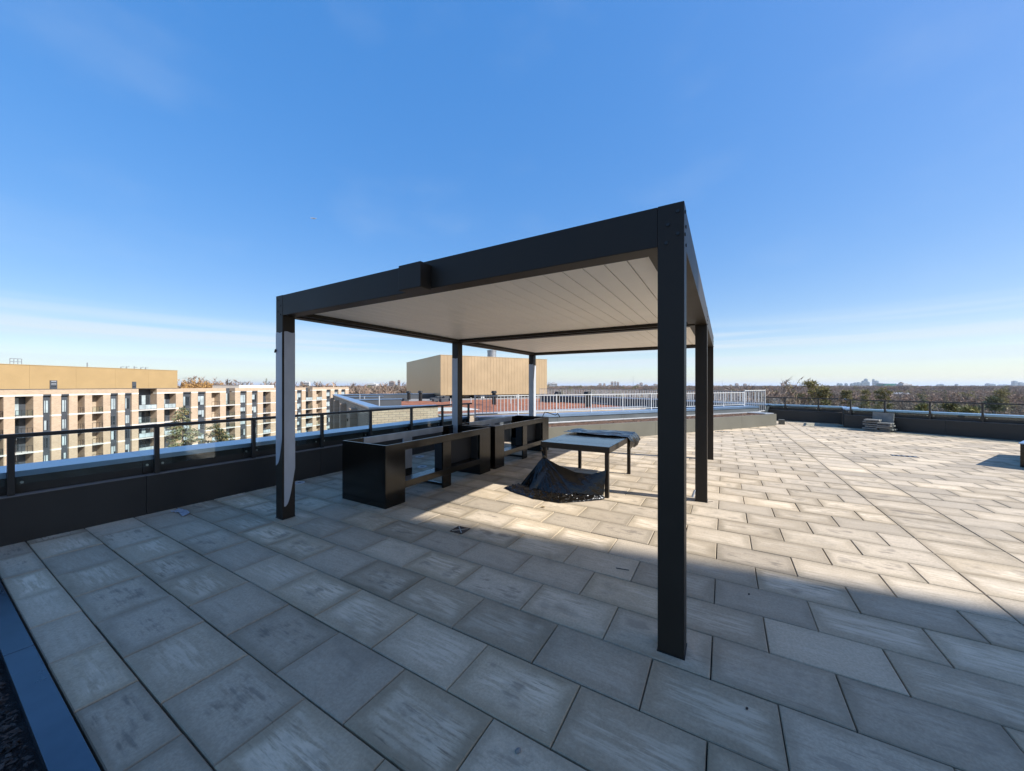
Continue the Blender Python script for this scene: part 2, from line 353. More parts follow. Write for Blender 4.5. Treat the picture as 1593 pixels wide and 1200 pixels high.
# ---------------------------------------------------------------- roof deck and its pavers
LWD = Vector((.557, .83, 0)).normalized(); LWN = Vector((-LWD.y, LWD.x, 0))
DECK = [(-6.6, -5), (16, -5), (16, 12.4), (4.15, 19.1), (4.45, 20.6), (1.5, 21.8), (1.0, 19.3), (-6.2, 8.7), (-6.6, 8.3)]
slab = MB().prism(DECK, GZ - .5, -.045).build('roof_deck', M_UNDER)
tag(slab, kind='structure')
def inside(x, y, poly):
    c = False; k = len(poly)
    for i in range(k):
        x0, y0 = poly[i]; x1, y1 = poly[(i + 1) % k]
        if (y0 > y) != (y1 > y) and x < (x1 - x0) * (y - y0) / (y1 - y0) + x0: c = not c
    return c
PX_, PY_ = .611, .4042
GAP = .0055; GAPY = .0085
def paver_geo(mb, w_, d_, x, y, z, tilt=(0, 0)):
    n = len(mb.v); c = .005; hw, hd = w_ / 2, d_ / 2
    def pt(a, b, h): return (x + a, y + b, z + h + a * tilt[0] + b * tilt[1])
    for h, s in ((-.045, 0), (-c, 0), (0, c)):
        mb.v += [pt(-hw + s, -hd + s, h), pt(hw - s, -hd + s, h), pt(hw - s, hd - s, h), pt(-hw + s, hd - s, h)]
    for k in (0, 4):
        for i in range(4):
            j = (i + 1) % 4; mb.f.append((n + k + i, n + k + j, n + k + 4 + j, n + k + 4 + i))
    mb.f.append((n + 8, n + 9, n + 10, n + 11))
def paver_uv(me, items):            # items: (w, d, x, y, rnd) for each 9-face paver, in order
    u1 = me.uv_layers.new(name='metres'); u2 = me.uv_layers.new(name='unit')
    a = me.attributes.new('rnd', 'FLOAT', 'POINT')
    vs_ = me.vertices
    for k, (w_, d_, x, y, r) in enumerate(items):
        for i in range(k * 12, k * 12 + 12): a.data[i].value = r
        for p in me.polygons[k * 9:k * 9 + 9]:
            for li in p.loop_indices:
                co = vs_[me.loops[li].vertex_index].co; lx, ly = co.x - x, co.y - y
                u1.data[li].uv = (lx, ly); u2.data[li].uv = (lx / w_ + .5, ly / d_ + .5)
cells = []
Y0 = .688
XA, XB = 1.767, 2.395
def add_row(y0, y1, par, shift=0.):
    # bonded field left of XA, one straight column XA..XB, bonded field right of XB
    x = -1.899 + (.5 * PX_ if par else 0) - 9 * PX_
    while x < XA - .03:
        a, b_ = x, min(x + PX_, XA)
        if b_ - a > .06: cells.append((a, b_, y0, y1))
        x += PX_
    cells.append((XA, XB, y0 + shift, y1 + shift))
    x = XB - (.5 * PX_ if par else 0) + .0
    while x < 15:
        a, b_ = max(x, XB), x + PX_
        if b_ - a > .06: cells.append((a, b_, y0 + shift, y1 + shift))
        x += PX_
for k in range(-12, 54):
    add_row(Y0 + k * PY_, Y0 + (k + 1) * PY_, k % 2)
KX1 = -1.35
pav = []
for a, b_, y0, y1 in cells:
    if a < KX1:                     # the mulch bed takes the corner by the camera
        if y1 <= .46: continue
        if y0 < .44:
            y0 = .447
            if b_ > KX1: b_ = max(b_, KX1)
    x, y = (a + b_) / 2, (y0 + y1) / 2
    if not inside(x, y, DECK): continue
    pav.append((b_ - a - GAP, y1 - y0 - GAPY, x, y))
def vis(p):
    x, y = p[2], p[3]; F = -SA * x + CA * y; r = CA * x + SA * y
    if F < .5 or abs(r / F) > 1.47 or CAMH / F > 1.2: return 1e9 + x * x + y * y
    return x * x + y * y
pav.sort(key=vis)
cache = {}
rp = random.Random(3)
for w_, d_, x, y in pav[:300]:
    key = (round(w_, 3), round(d_, 3))
    if key not in cache:
        mb = MB(); paver_geo(mb, w_, d_, 0, 0, 0); me = mb.mesh('paver', M_PAVER); paver_uv(me, [(w_, d_, 0, 0, 0)]); cache[key] = me
    o = bpy.data.objects.new('paver', cache[key]); C.objects.link(o); o.parent = slab
    o.location = (x + rp.uniform(-.0012, .0012), y + rp.uniform(-.0012, .0012), rp.uniform(-.0022, .0022))
    o.rotation_euler = (rp.uniform(-.0035, .0035), rp.uniform(-.0025, .0025), rp.uniform(-.0018, .0018))
mb = MB(); items = []
for w_, d_, x, y in pav[300:]:
    paver_geo(mb, w_, d_, x, y, rp.uniform(-.002, .002), (rp.uniform(-.003, .003), rp.uniform(-.003, .003))); items.append((w_, d_, x, y, rp.random()))
me = mb.mesh('paving_field', M_PAVER); paver_uv(me, items)
o = bpy.data.objects.new('paving_field', me); C.objects.link(o); o.parent = slab; tag(o, kind='stuff')

# ---------------------------------------------------------------- parapets and glass railings
def parapet(p0, p1, nout, label, u_posts, rlabel, ztop=.735, zr=1.135, ulen=None, lower=True, glass_end=(0, 0), cut0=0., cut1=0.):
    u = Vector((p1[0] - p0[0], p1[1] - p0[1], 0)); ln = ulen or u.length
    fr = Frame(p0, (u.x, u.y), nout)
    t = thing('parapet_wall', (p0[0], p0[1], 0), label, 'parapet')
    n = max(1, round(ln / 2.4)); st = ln / n
    for i in range(n):
        a, b_ = i * st + .0015, (i + 1) * st - .0015
        MB().obox(fr, a, b_, 0, .6, -.04, .485).build('lower_panel', M_CLAD, t, .004)
        MB().obox(fr, a, b_, .14, .6, .4935, ztop - .045).build('upper_panel', M_CLAD, t, .004)
        MB().obox(fr, a, b_, .0, .137, .4875, .4925).build('ledge_sky_strip', M_LEDGE, t)  # added strip, coloured paler to show sky light on the panel top
        m_ = MB(); m_.obox(fr, a, b_, .10, .66, ztop - .012, ztop); m_.obox(fr, a, b_, .10, .112, ztop - .06, ztop - .0125); m_.obox(fr, a, b_, .648, .66, ztop - .08, ztop - .0125)
        m_.obox(fr, a, b_, .115, .645, ztop - .04, ztop - .014)
        m_.build('coping', M_COPING, t)
    g = thing('glass_railing', (p0[0], p0[1], .5), rlabel, 'railing')
    MB().obox(fr, -.02 + cut0, ln + .02 - cut1, .035, .085, zr - .042, zr).build('handrail', M_RAIL, g, .006)
    for q in u_posts:
        MB().obox(fr, q - .024, q + .024, .035, .085, .50, zr - .042).build('post', M_RAIL, g, .003)
        m_ = MB(); m_.obox(fr, q - .11, q + .11, .1265, .139, .53, .67); m_.obox(fr, q - .02, q + .02, .086, .126, .535, .665)
        br = m_.build('bracket', M_RAIL, g, .002)
        for s in (-.075, .075):
            a = fr.p(q + s, .1262, .61); b_ = fr.p(q + s, .112, .61)
            MB().tube(a, b_, .013, n=8).build('bolt', M_BOLT, br)
    ed = [0] + list(u_posts) + [ln]
    for a, b_ in zip(ed[:-1], ed[1:]):
        if b_ - a < .2: continue
        MB().obox(fr, a + .035, b_ - .035, .055, .067, .60, zr - .045).build('glass_panel', M_GLASS, g)
    return t, g
XW = -6.335
lp = [.60, 1.72, 2.845, 3.97, 5.03, 6.18, 7.27, 8.40]
parapet((XW, -3.0), (XW, 8.52), (-1, 0), 'long charcoal parapet along the left side of the terrace, facing the apartment block', [y + 3.0 for y in [-2.8, -1.65, -.52] + lp],
        'charcoal glass railing on the left parapet with the apartment block behind it')
P1A, P1B = (1.45, 21.33), (4.33, 20.34)
parapet(P1A, P1B, (.325, .945), 'short dark parapet straight behind the end of the raised planting bed', [.25, 1.05, 2.25], 'short stretch of glass railing on the parapet next to the tall white pickets', zr=1.09)
P2A = (4.06, 18.83); P2d = Vector((3.52, -2.06, 0)).normalized(); P2L = 13.0
P2B = (P2A[0] + P2d.x * P2L, P2A[1] + P2d.y * P2L)
parapet(P2A, P2B, (-P2d.y, P2d.x), 'long dark parapet on the right behind the stacked slabs and the loose paving', [.18, 1.14, 2.24, 3.34, 4.44, 5.54, 6.64, 7.74, 8.84, 9.94, 11.04, 12.1],
        'glass railing along the right parapet in front of the bare woods', zr=1.10)
# short return between the two
rt = Vector((P1B[0] - P2A[0], P1B[1] - P2A[1], 0)); frr = Frame(P2A, (rt.x, rt.y), (rt.y, -rt.x))
t = thing('parapet_return', (P2A[0], P2A[1], 0), 'short return of parapet with a square of clear glass where the wall steps back', 'parapet')
MB().obox(frr, .16, rt.length - .01, .0, .45, -.04, .69).build('lower_panel', M_CLAD, t, .004)
MB().obox(frr, .12, rt.length + .09, -.02, .47, .694, .738).build('coping', M_COPING, t)
MB().obox(frr, .1, rt.length + .04, .05, .10, 1.058, 1.094).build('handrail', M_RAIL, t, .004)
MB().obox(frr, .12, rt.length * .48, .07, .08, .62, 1.056).build('glass_panel', M_GLASS, t)
MB().obox(frr, rt.length * .5, rt.length - .05, .07, .08, .62, 1.056).build('glass_panel', M_GLASS, t)

# ---------------------------------------------------------------- low angled parapet, planting bed, white picket railings
LF0 = Vector((-6.24, 8.51, 0))                      # foot of the picket railing
LW0 = LF0 - LWN * .33
frl = Frame((LW0.x, LW0.y), (LWD.x, LWD.y), (LWN.x, LWN.y))
t = thing('low_parapet_wall', (LW0.x, LW0.y, 0), 'low slate grey parapet with pale coping under the white picket railing', 'parapet')
LWL = 13.05
for i in range(5):
    a, b_ = i * LWL / 5, (i + 1) * LWL / 5 - .003
    MB().obox(frl, a, b_, 0, .42, -.04, .705).build('wall_panel', M_SLATE, t, .004)
    m_ = MB(); m_.obox(frl, a, b_, -.025, .46, .722, .745); m_.obox(frl, a, b_, -.025, -.012, .66, .7215); m_.obox(frl, a, b_, .0, .45, .706, .7205)
    m_.build('coping', M_COPING, t)
    MB().obox(frl, a, b_, -.10, -.002, .47, .505).build('flashing', M_PALE, t, .004)
BF1 = Vector((1.86, 18.33, 0)); BF0 = BF1 - LWD * 11.4
dv = (BF0 - LW0).dot(LWN); du0 = (BF0 - LW0).dot(LWD); du1 = (BF1 - LW0).dot(LWD)
t = thing('planting_bed', (BF0.x, BF0.y, 0), 'long raised planting bed with olive grey front and brown mulch', 'planter')
for i in range(5):
    a, b_ = du0 + (du1 - du0) * i / 5, du0 + (du1 - du0) * (i + 1) / 5 - .003
    MB().obox(frl, a, b_, dv, dv + .055, -.03, .47).build('front_panel', M_OLIVE, t, .004)
MB().obox(frl, du1 - .055, du1, dv + .057, -.18, -.03, .47).build('end_panel', M_OLIVE, t, .004)
MB().obox(frl, du0, du0 + .055, dv + .057, -.18, -.03, .47).build('end_panel', M_OLIVE, t, .004)
MB().obox(frl, du1 - .60, du1 - .002, dv + .10, .30, .474, .50).build('coping', M_PALE, t, .003)
def chips(mb, fr, u0, u1, v0, v1, z, n, s0, s1, rr):
    for _ in range(n):
        u = rr.uniform(u0, u1); v = rr.uniform(v0, v1); s = rr.uniform(s0, s1); a = rr.uniform(0, 6.28); wd = s * rr.uniform(.25, .6)
        ca, sa = math.cos(a), math.sin(a); tl = rr.uniform(-.5, .5) * s; zz = z + rr.uniform(0, .022)
        pts = []
        for da, db in ((-s, -wd * .6), (s * .8, -wd), (s, wd * .5), (-s * .7, wd)):
            pts.append(fr.p(u + da * ca - db * sa, v + da * sa + db * ca, zz + tl * (da / s) * .7 + rr.uniform(-.004, .004)))
        top = tuple(sum(c[i] for c in pts) / 4 + (.006 if i == 2 else 0) for i in range(3)); k = len(mb.v)
        mb.v += pts + [top]
        for i in range(4): mb.f.append((k + i, k + (i + 1) % 4, k + 4))
def soil_sheet(fr, u0, u1, v0, v1, z, amp, nu, nv, freq=3.):
    mb = MB()
    for i in range(nu + 1):
        for j in range(nv + 1):
            u = u0 + (u1 - u0) * i / nu; v = v0 + (v1 - v0) * j / nv
            mb.v.append(fr.p(u, v, z + amp * mnoise.fractal(Vector((u * freq, v * freq, 0)), 1, 2, 4)))
    for i in range(nu):
        for j in range(nv):
            a = i * (nv + 1) + j
            q = (a, a + nv + 1, a + nv + 2, a + 1); mb.f.append(q[::-1] if fr.flip else q)
    return mb
tag(soil_sheet(frl, du0 + .06, du1 - .1, dv + .057, -.003, .445, .03, 160, 12).build('soil', M_SOIL, t, smooth=True), kind='stuff')
mb = MB(); chips(mb, frl, du0 + .08, du1 - .15, dv + .07, -.16, .455, 5200, .012, .04, random.Random(5))
tag(mb.build('mulch_chips', M_CHIP, t), kind='stuff')
tag(MB().box(2.0, 2.2, 18.86, 19.1, -.02, .2).build('low_block', M_OLIVE, None, .01, o=(2.1, 19, 0)), 'small low grey block beside the end of the planting bed', 'block')

def pickets(name, p0, p1, zb, zr, label, nsec, npk, zpost=None, rails=None, thick=.0075):
    u = Vector((p1[0] - p0[0], p1[1] - p0[1], 0)); fr = Frame(p0, (u.x, u.y), (-u.y, u.x)); ln = u.length
    t = thing(name, (p0[0], p0[1], zb), label, 'railing')
    for za, zb_ in (rails or ((zr - .028, zr), (zb + .05, zb + .07))):
        MB().obox(fr, 0, ln, -.018, .018, za, zb_).build('rail', M_WHITE, t)
    me = None
    lo, hi = (zb + .08, zr - .035) if rails is None else (zb, zr)
    for i in range(nsec + 1):
        q = ln * i / nsec
        MB().obox(fr, q - .016, q + .016, -.016, .016, zb, (zpost or zr + .02)).build('post', M_WHITE, t)
    for i in range(nsec):
        for j in range(1, npk):
            q = ln * (i + j / npk) / nsec
            if me is None:
                f0 = Frame((0, 0), (u.x, u.y), (-u.y, u.x)); me = MB().obox(f0, -thick, thick, -thick, thick, lo - zb, hi - zb).mesh('picket', M_WHITE)
            o = bpy.data.objects.new('picket', me); C.objects.link(o); o.parent = t; c = fr.p(q, 0, 0)
            o.location = (c[0] - p0[0], c[1] - p0[1], 0)
    return t
LF1 = LF0 + LWD * 12.55
pickets('picket_railing', (LF0.x, LF0.y), (LF1.x, LF1.y), .746, 1.345, 'white picket railing standing on the low slate parapet behind the planting bed', 9, 12)
A2 = Vector(at(1190, 17.2)); B2 = Vector(at(920, 29)); C2 = Vector(at(840, 32.5))
pickets('picket_screen', (LF1.x + .03, LF1.y + .05), (A2.x, A2.y), .40, 1.44, 'tall section of white pickets between the low wall and the dark far parapet', 1, 11, rails=((1.40, 1.43), (.43, .46)))
for (p, q, lab, ns) in ((B2, A2, 'white picket railing behind the red sedum roof, running back towards the trees', 8), (C2, B2, 'white picket railing at the far edge of the sedum roof, beside the mechanical box', 3)):
    pickets('picket_railing', (p.x, p.y), (q.x, q.y), .77, 1.36, lab, ns, 11, thick=.012)
t = thing('low_parapet_wall', (B2.x, B2.y, 0), 'far grey parapet with a pale top line behind the sedum roof', 'parapet')
for p, q in ((A2, B2), (B2, C2)):
    u = q - p; f2 = Frame((p.x, p.y), (u.x, u.y), (u.y, -u.x))
    MB().obox(f2, 0, u.length, -.02, .4, -3, .70).build('wall_panel', M_SLATE, t)
    MB().obox(f2, -.05, u.length + .02, -.06, .44, .704, .765).build('coping', M_COPING, t)

# ---------------------------------------------------------------- mulch bed by the camera (bottom left)
t = thing('mulch_bed', (-4, .2, 0), 'dark mulch bed with a blue grey metal edge in the lower left corner', 'planter')
for a, b_ in ((-6.30, -3.725), (-3.721, KX1)):
    m_ = MB(); m_.box(a, b_, .322, .436, .0, .018); m_.box(a, b_, .426, .436, -.04, -.0005); m_.box(a, b_, .322, .332, -.10, -.0005)
    m_.build('edge_strip', M_KERB, t, .003)
MB().box(KX1, KX1 + .11, -2.2, .436, -.03, .0185).build('edge_strip', M_KERB, t, .003)
f0 = Frame((0, 0), (1, 0), (0, 1))
tag(soil_sheet(f0, -6.3, KX1, -2.2, .33, -.035, .02, 100, 50, 5.).build('soil', M_DSOIL, t), kind='stuff')
mb = MB(); chips(mb, f0, -6.2, KX1 - .05, -.35, .30, -.028, 9000, .006, .022, random.Random(9))
tag(mb.build('mulch_chips', M_DCHIP, t), kind='stuff')

# ---------------------------------------------------------------- pergola
PX0, PX1 = -4.79, -.205
ROWS = (2.38, 5.74, 9.10); PW = .15
ZT, ZB = 2.745, 2.495
pg = thing('pergola', (-2.5, 5.8, 0), 'charcoal metal pergola with an off white slatted roof', 'pergola')
for i, y in enumerate(ROWS):
    for j, x in enumerate((PX0, PX1 - PW)):
        p = MB().box(x, x + PW, y, y + PW, .0, ZT).build('post', M_POST, pg, .004)
        MB().box(x - .004, x + PW + .004, y - .004, y + PW + .004, .001, .009).build('base_plate', M_BLACK, p)
        # bolts near the top, outer faces
        for k, (dz, du) in enumerate(((.055, .035), (.125, .09), (.19, .035), (.235, .10))):
            if i == 0: MB().tube((x + (PW - du if j else du), y - .006, ZT - dz), (x + (PW - du if j else du), y + .002, ZT - dz), .0105, n=8).build('bolt', M_BLACK, p)
            xs = x + PW if j else x
            MB().tube((xs - .002, y + du, ZT - dz), (xs + .006, y + du, ZT - dz), .0105, n=8).build('bolt', M_BLACK, p) if j else MB().tube((xs + .002, y + du, ZT - dz), (xs - .006, y + du, ZT - dz), .0105, n=8).build('bolt', M_BLACK, p)
xa, xb = PX0 + PW + .001, PX1 - PW - .001
for y in ROWS:
    MB().box(xa, xb, y + .002, y + PW - .002, ZB, ZT - .002).build('beam', M_POST, pg, .003)
for x in (PX0, PX1 - PW):
    for y0, y1 in zip(ROWS[:-1], ROWS[1:]):
        MB().box(x + .002, x + PW - .002, y0 + PW + .001, y1 - .001, ZB, ZT - .002).build('beam', M_POST, pg, .003)
ns = 24
for y0, y1 in zip(ROWS[:-1], ROWS[1:]):
    ya, yb = y0 + PW + .002, y1 - .002
    for x0, x1 in ((xa + .0, xa + .085), (xb - .085, xb)):       # side gutters
        m_ = MB(); m_.box(x0, x1, ya, yb, 2.512, 2.518); e = x1 if x0 == xa else x0
        m_.box(e - .003, e + .003, ya + .001, yb - .001, 2.519, 2.575); m_.build('gutter', M_POST, pg)
    m_ = MB(); m_.box(xa + .09, xb - .09, yb - .075, yb, 2.512, 2.518); m_.box(xa + .09, xb - .09, yb - .078, yb - .072, 2.519, 2.57); m_.build('gutter', M_POST, pg)
    m_ = MB(); m_.box(xa + .09, xb - .09, ya, ya + .05, 2.512, 2.518); m_.box(xa + .09, xb - .09, ya + .047, ya + .053, 2.519, 2.552); m_.build('gutter', M_POST, pg)
    p_ = (xb - xa - .18) / ns
    for k in range(ns):
        x0 = xa + .09 + k * p_
        m_ = MB(); m_.box(x0 + .0045, x0 + p_ - .0045, ya + .054, yb - .08, 2.556, 2.586)
        m_.box(x0 - .012, x0 + .02, ya + .056, yb - .082, 2.588, 2.60)
        m_.build('roof_slat', M_SLAT, pg, .003)
MB().box(-2.488, -2.222, 2.25, 2.379, 2.48, 2.699).build('motor_box', M_POST, pg, .004)
# protective film left on the left posts, torn at the foot
def film(P, name='protective_film'):
    mb = MB(); mb.v += P; n = len(P) // 2
    for i in range(n - 1): mb.f.append((i, i + 1, n + i + 1, n + i))
    o = mb.build(name, M_FILM, pg); s = o.modifiers.new('s', 'SOLIDIFY'); s.thickness = .0012; return o
def film_face(fix, axis, a0, a1, zt, zb0, zb1, curl=.0, n=15, wob=.03):
    top, bot = [], []
    for i in range(n + 1):
        q = i / n; a = a0 + (a1 - a0) * q
        zb = zb0 + (zb1 - zb0) * (q ** 1.6) + wob * math.sin(q * 5.1 + a0)
        f = fix
        top.append((f, a, zt + .006 * math.sin(q * 7)) if axis == 'x' else (a, f, zt + .006 * math.sin(q * 7)))
        bot.append((f, a, zb) if axis == 'x' else (a, f, zb))
    return film(top + bot)
xf = PX0 + PW + .003
film_face(xf, 'x', ROWS[0] + .018, ROWS[0] + PW - .002, 2.30, .14, .58)
film_face(ROWS[0] - .003, 'y', PX0 + .004, PX0 + PW - .006, 2.29, .62, .98)
film_face(ROWS[1] - .003, 'y', PX0 + .004, PX0 + PW - .004, 2.19, .55, .5)
film_face(ROWS[2] - .003, 'y', PX0 + .004, PX0 + PW - .004, 2.24, .50, .5)
film_face(xf, 'x', ROWS[2] + .004, ROWS[2] + PW - .004, 2.21, .4, .5)
# loose scraps of film
mb = MB(); mb.tube((PX0 - .003, 2.44, 2.06), (PX0 - .06, 2.42, 1.99), .012, .003, 5); mb.tube((PX0 + .02, 2.376, 2.08), (PX0 - .01, 2.37, 2.05), .02, .008, 5); mb.build('film_scrap', M_BAG, pg)
mb = MB(); mb.tube((PX1 - PW - .004, ROWS[1] - .02, .16), (PX1 - PW - .03, ROWS[1] - .02, .06), .012, .02, 6); mb.build('film_scrap', M_FILM, pg)
mb = MB(); mb.tube((PX1 - .002, ROWS[1] - .01, .012), (PX1 + .07, ROWS[1] - .005, .03), .004, .003, 5); mb.build('film_scrap', M_BLACK, pg)

# ---------------------------------------------------------------- planter benches
def planter(y0, y1, label):
    x0, x1 = -4.78, -3.865
    ln = y1 - y0
    t = thing('planter_box', ((x0 + x1) / 2, (y0 + y1) / 2, 0), label, 'planter', 'glossy black planter boxes under the pergola')
    e = .345; m0, m1 = y0 + 1.14, y0 + 1.335; z = .842; rt_, rb, rl = .735, .298, .20
    T = .022
    for a, b_ in ((y0, y0 + e), (y1 - e, y1)):              # end blocks, open at the top
        m_ = MB(); ob = b_ if a == y0 else a
        m_.box(x0, x1, *((a, a + T) if a == y0 else (b_ - T, b_)), 0, z)
        m_.box(x0 + .001, x0 + T, *((a + T, b_) if a == y0 else (a, b_ - T)), 0, z - .001); m_.box(x1 - T, x1 - .001, *((a + T, b_) if a == y0 else (a, b_ - T)), 0, z - .001)
        m_.box(x0 + T, x1 - T, *((b_ - T, b_ - .001) if a == y0 else (a + .001, a + T)), 0, rb)
        m_.build('end_block', M_GLOSS, t, .002)
    for xs in (x0, x1 - .03):                               # side rails and middle legs
        MB().box(xs, xs + .03, y0 + e + .001, y1 - e - .001, rt_, z).build('top_rail', M_FILM if xs == x0 else M_GLOSS, t, .002)
        if xs != x0: MB().box(xs + .03 - .2, xs + .03, y0 + e + .001, y1 - e - .001, rl, rb).build('bottom_rail', M_GLOSS, t, .002)
        MB().box(xs + .0015, xs + .0285, m0, m1, (rl if xs == x0 else rb + .001), rt_ - .001).build('upright', M_FILM if xs == x0 else M_GLOSS, t, .002)
        MB().box(xs, xs + .03, m0, m1, .0, rl - .001).build('leg', M_GLOSS, t, .002)
    # tray in the far half
    m_ = MB(); m_.box(x1 - .20, x1 - .18, m0 + .02, y1 - e - .02, rb + .002, rt_ + .06)
    m_.box(x1 - .179, x1 - .035, m0 + .02, m0 + .04, rb + .002, rt_ + .06); m_.box(x1 - .179, x1 - .035, y1 - e - .04, y1 - e - .02, rb + .002, rt_ + .06)
    m_.build('liner', M_DARK, t)
    MB().box(x0 + .035, x1 - .035, m0 + .05, m0 + .09, .02, .06).build('stretcher', M_GLOSS, t)
    return t
planter(3.275, 5.765, 'glossy black open framed planter box nearest the camera')
pb = planter(5.93, 8.43, 'glossy black open framed planter box behind the first, next to the table')
mb = MB(); pts = [(-4.0, 8.36, .85), (-3.96, 8.40, .96), (-3.84, 8.44, .93), (-3.70, 8.50, .885), (-3.66, 8.52, .93), (-3.58, 8.5, .84)]
for a, b_ in zip(pts[:-1], pts[1:]): mb.tube(a, b_, .011, .011, 6)
tag(mb.build('cable_offcut', M_BLACK, None, o=(-3.8, 8.42, .85)), 'short black bent cable lying on the far corner of the rear planter', 'cable')
mb = MB(); pts = [(-4.62, 7.0, .36), (-4.6, 6.92, .47), (-4.58, 6.86, .40), (-4.56, 6.84, .31)]
for a, b_ in zip(pts[:-1], pts[1:]): mb.tube(a, b_, .014, .018, 6)
tag(mb.build('fabric_scrap', M_BLACK, None, o=(-4.6, 6.9, .3)), 'black crumpled scrap inside the open bay of the rear planter', 'scrap')

# ---------------------------------------------------------------- table and black plastic
tb = thing('table', (-1.98, 6.05, 0), 'black metal table half covered with crumpled plastic', 'table')
TX0, TX1, TY0, TY1, TZ = -2.525, -1.425, 5.205, 6.95, .748
nS = 7
for k in range(nS):
    a = TY0 + (TY1 - TY0) * k / nS; b_ = TY0 + (TY1 - TY0) * (k + 1) / nS
    o = MB().box(TX0 + .006, TX1 - .006, a + .002, b_ - .002, TZ - .018, TZ - R.uniform(0, .0015)).build('top_board', M_TOP, tb, .002)
m_ = MB(); m_.box(TX0, TX0 + .03, TY0, TY1, TZ - .088, TZ - .02); m_.box(TX1 - .03, TX1, TY0, TY1, TZ - .088, TZ - .02)
m_.box(TX0 + .031, TX1 - .031, TY0, TY0 + .03, TZ - .088, TZ - .02); m_.box(TX0 + .031, TX1 - .031, TY1 - .03, TY1, TZ - .088, TZ - .02)
m_.box(TX0 + .001, TX1 - .001, TY0 - .004, TY0 + .0015, TZ - .0885, TZ - .002); m_.box(TX1 - .0055, TX1 + .002, TY0 + .002, TY1, TZ - .0885, TZ - .004)
m_.build('apron', M_POST, tb, .002)
for x, y in ((TX0 + .05, TY0 + .05), (TX1 - .05, TY0 + .05), (TX0 + .05, TY1 - .07), (TX1 - .10, TY1 - .07)):
    MB().box(x - .028, x + .028, y - .028, y + .028, 0, TZ - .089).build('leg', M_POST, tb, .003)

def grid(fn, nu, nv, smooth=True):
    mb = MB()
    for i in range(nu + 1):
        for j in range(nv + 1): mb.v.append(tuple(fn(i / nu, j / nv)))
    for i in range(nu):
        for j in range(nv):
            a = i * (nv + 1) + j; mb.f.append((a, a + nv + 1, a + nv + 2, a + 1))
    return mb
def lerp(pts, s):
    s = max(0, min(.99999, s)) * (len(pts) - 1); i = int(s); q = s - i
    return Vector(pts[i]).lerp(Vector(pts[i + 1]), q)
def ridge(x, y, z=0.):
    return 1 - 2 * abs(mnoise.noise(Vector((x, y, z))))
def sheet_top(u, v):
    # across the far end of the table, hanging over the right and the back edge
    a = -.05 + u * 1.38                    # metres from the left edge
    yy = 6.27 + v * .86 + .03 * math.sin(u * 9) * (1 - v)
    rg = ridge(a * 2.4, yy * 6 + a * 1.2, 2.) * .009 + ridge(a * 6, yy * 11, 5.) * .004
    fold = .5 + .5 * ridge(a * 1.3 + 4, yy * 4.2, 9.)
    x = TX0 + a; z = TZ + .008 + max(0, rg) + .02 * fold ** 3
    over = a - (TX1 - TX0) - .012
    if over > 0:
        x = TX1 + .016 + .035 * math.sin(over * 16) + .045 * ridge(yy * 5, over * 4, 1.) * min(1, over * 8); z = TZ + .01 - over * 1.0 * (.75 + .3 * ridge(yy * 3, 2., 4.))
        yy += (6.66 - yy) * min(1, over * 2.6) * .5
    if yy > TY1 + .012:
        z = min(z, TZ + .012 - (yy - TY1) * 1.1); yy = TY1 + .02 + .015 * ridge(a * 6, z * 5)
    return Vector((x, yy, z))
o = grid(sheet_top, 110, 70).build('plastic_sheet', M_BAG, None, smooth=True, o=(-1.9, 6.7, TZ))
tag(o, 'crumpled glossy black plastic spread over the far end of the table', 'plastic sheet')
# the hanging sheet: tied to the two front legs, sagging, spread out on the pavers
topc = [(-2.475, 5.20, .52), (-2.38, 5.185, .475), (-2.18, 5.175, .40), (-1.93, 5.165, .335), (-1.68, 5.17, .338), (-1.475, 5.20, .415)]
footc = [(-2.86, 5.12, .02), (-2.62, 4.99, .02), (-2.30, 4.93, .02), (-2.0, 4.97, .02), (-1.76, 5.05, .02), (-1.50, 5.15, .02)]
outc = [(-3.02, 4.88, .008), (-2.74, 4.75, .01), (-2.36, 4.635, .01), (-1.98, 4.66, .01), (-1.70, 4.90, .01), (-1.48, 5.13, .01)]
def sheet_hang(u, v):
    a, b_, c = lerp(topc, u), lerp(footc, u), lerp(outc, u)
    if v < .6:
        q = v / .6; p = a.lerp(b_, q)
        bow = math.sin(q * math.pi) * .05; p.y -= bow * .3
        # folds that run from the tied corner
        ang = math.atan2(p.z - .55, p.x + 2.52)
        fo = math.sin(ang * 15) * .004 + ridge(ang * 6, (p.x + p.z) * 2, 3.) * .007 + ridge(p.x * 11, p.z * 9, 4.) * .003
        p.y += fo * (.3 + q); p.x += fo * .4
        if .13 < u < .27: p.y -= .045 * math.sin((u - .13) / .14 * math.pi) * q
        return p
    q = (v - .6) / .4; p = b_.lerp(c, q)
    cr = abs(ridge(p.x * 13, p.y * 15, 1.)) * .03 + abs(ridge(p.x * 31, p.y * 29, 7.)) * .026 + .02 * math.sin(q * math.pi) * (.6 + .4 * ridge(p.x * 5, 0, 0))
    p.z = max(.009, p.z + cr * (1 - q) ** .35 * .8)
    p.y += .012 * ridge(p.x * 9, q * 3, 3.); return p
mb = grid(sheet_hang, 150, 110)
mb.tube((-2.50, 5.195, .665), (-2.49, 5.19, .58), .022, .012, 8); mb.tube((-2.49, 5.19, .58), (-2.455, 5.195, .49), .012, .03, 8)
o = mb.build('plastic_sheet', M_BAG, None, smooth=True, o=(-2.2, 5.1, 0))
tag(o, 'black plastic sheet tied to the front table legs and sagging down onto the paving', 'plastic sheet')

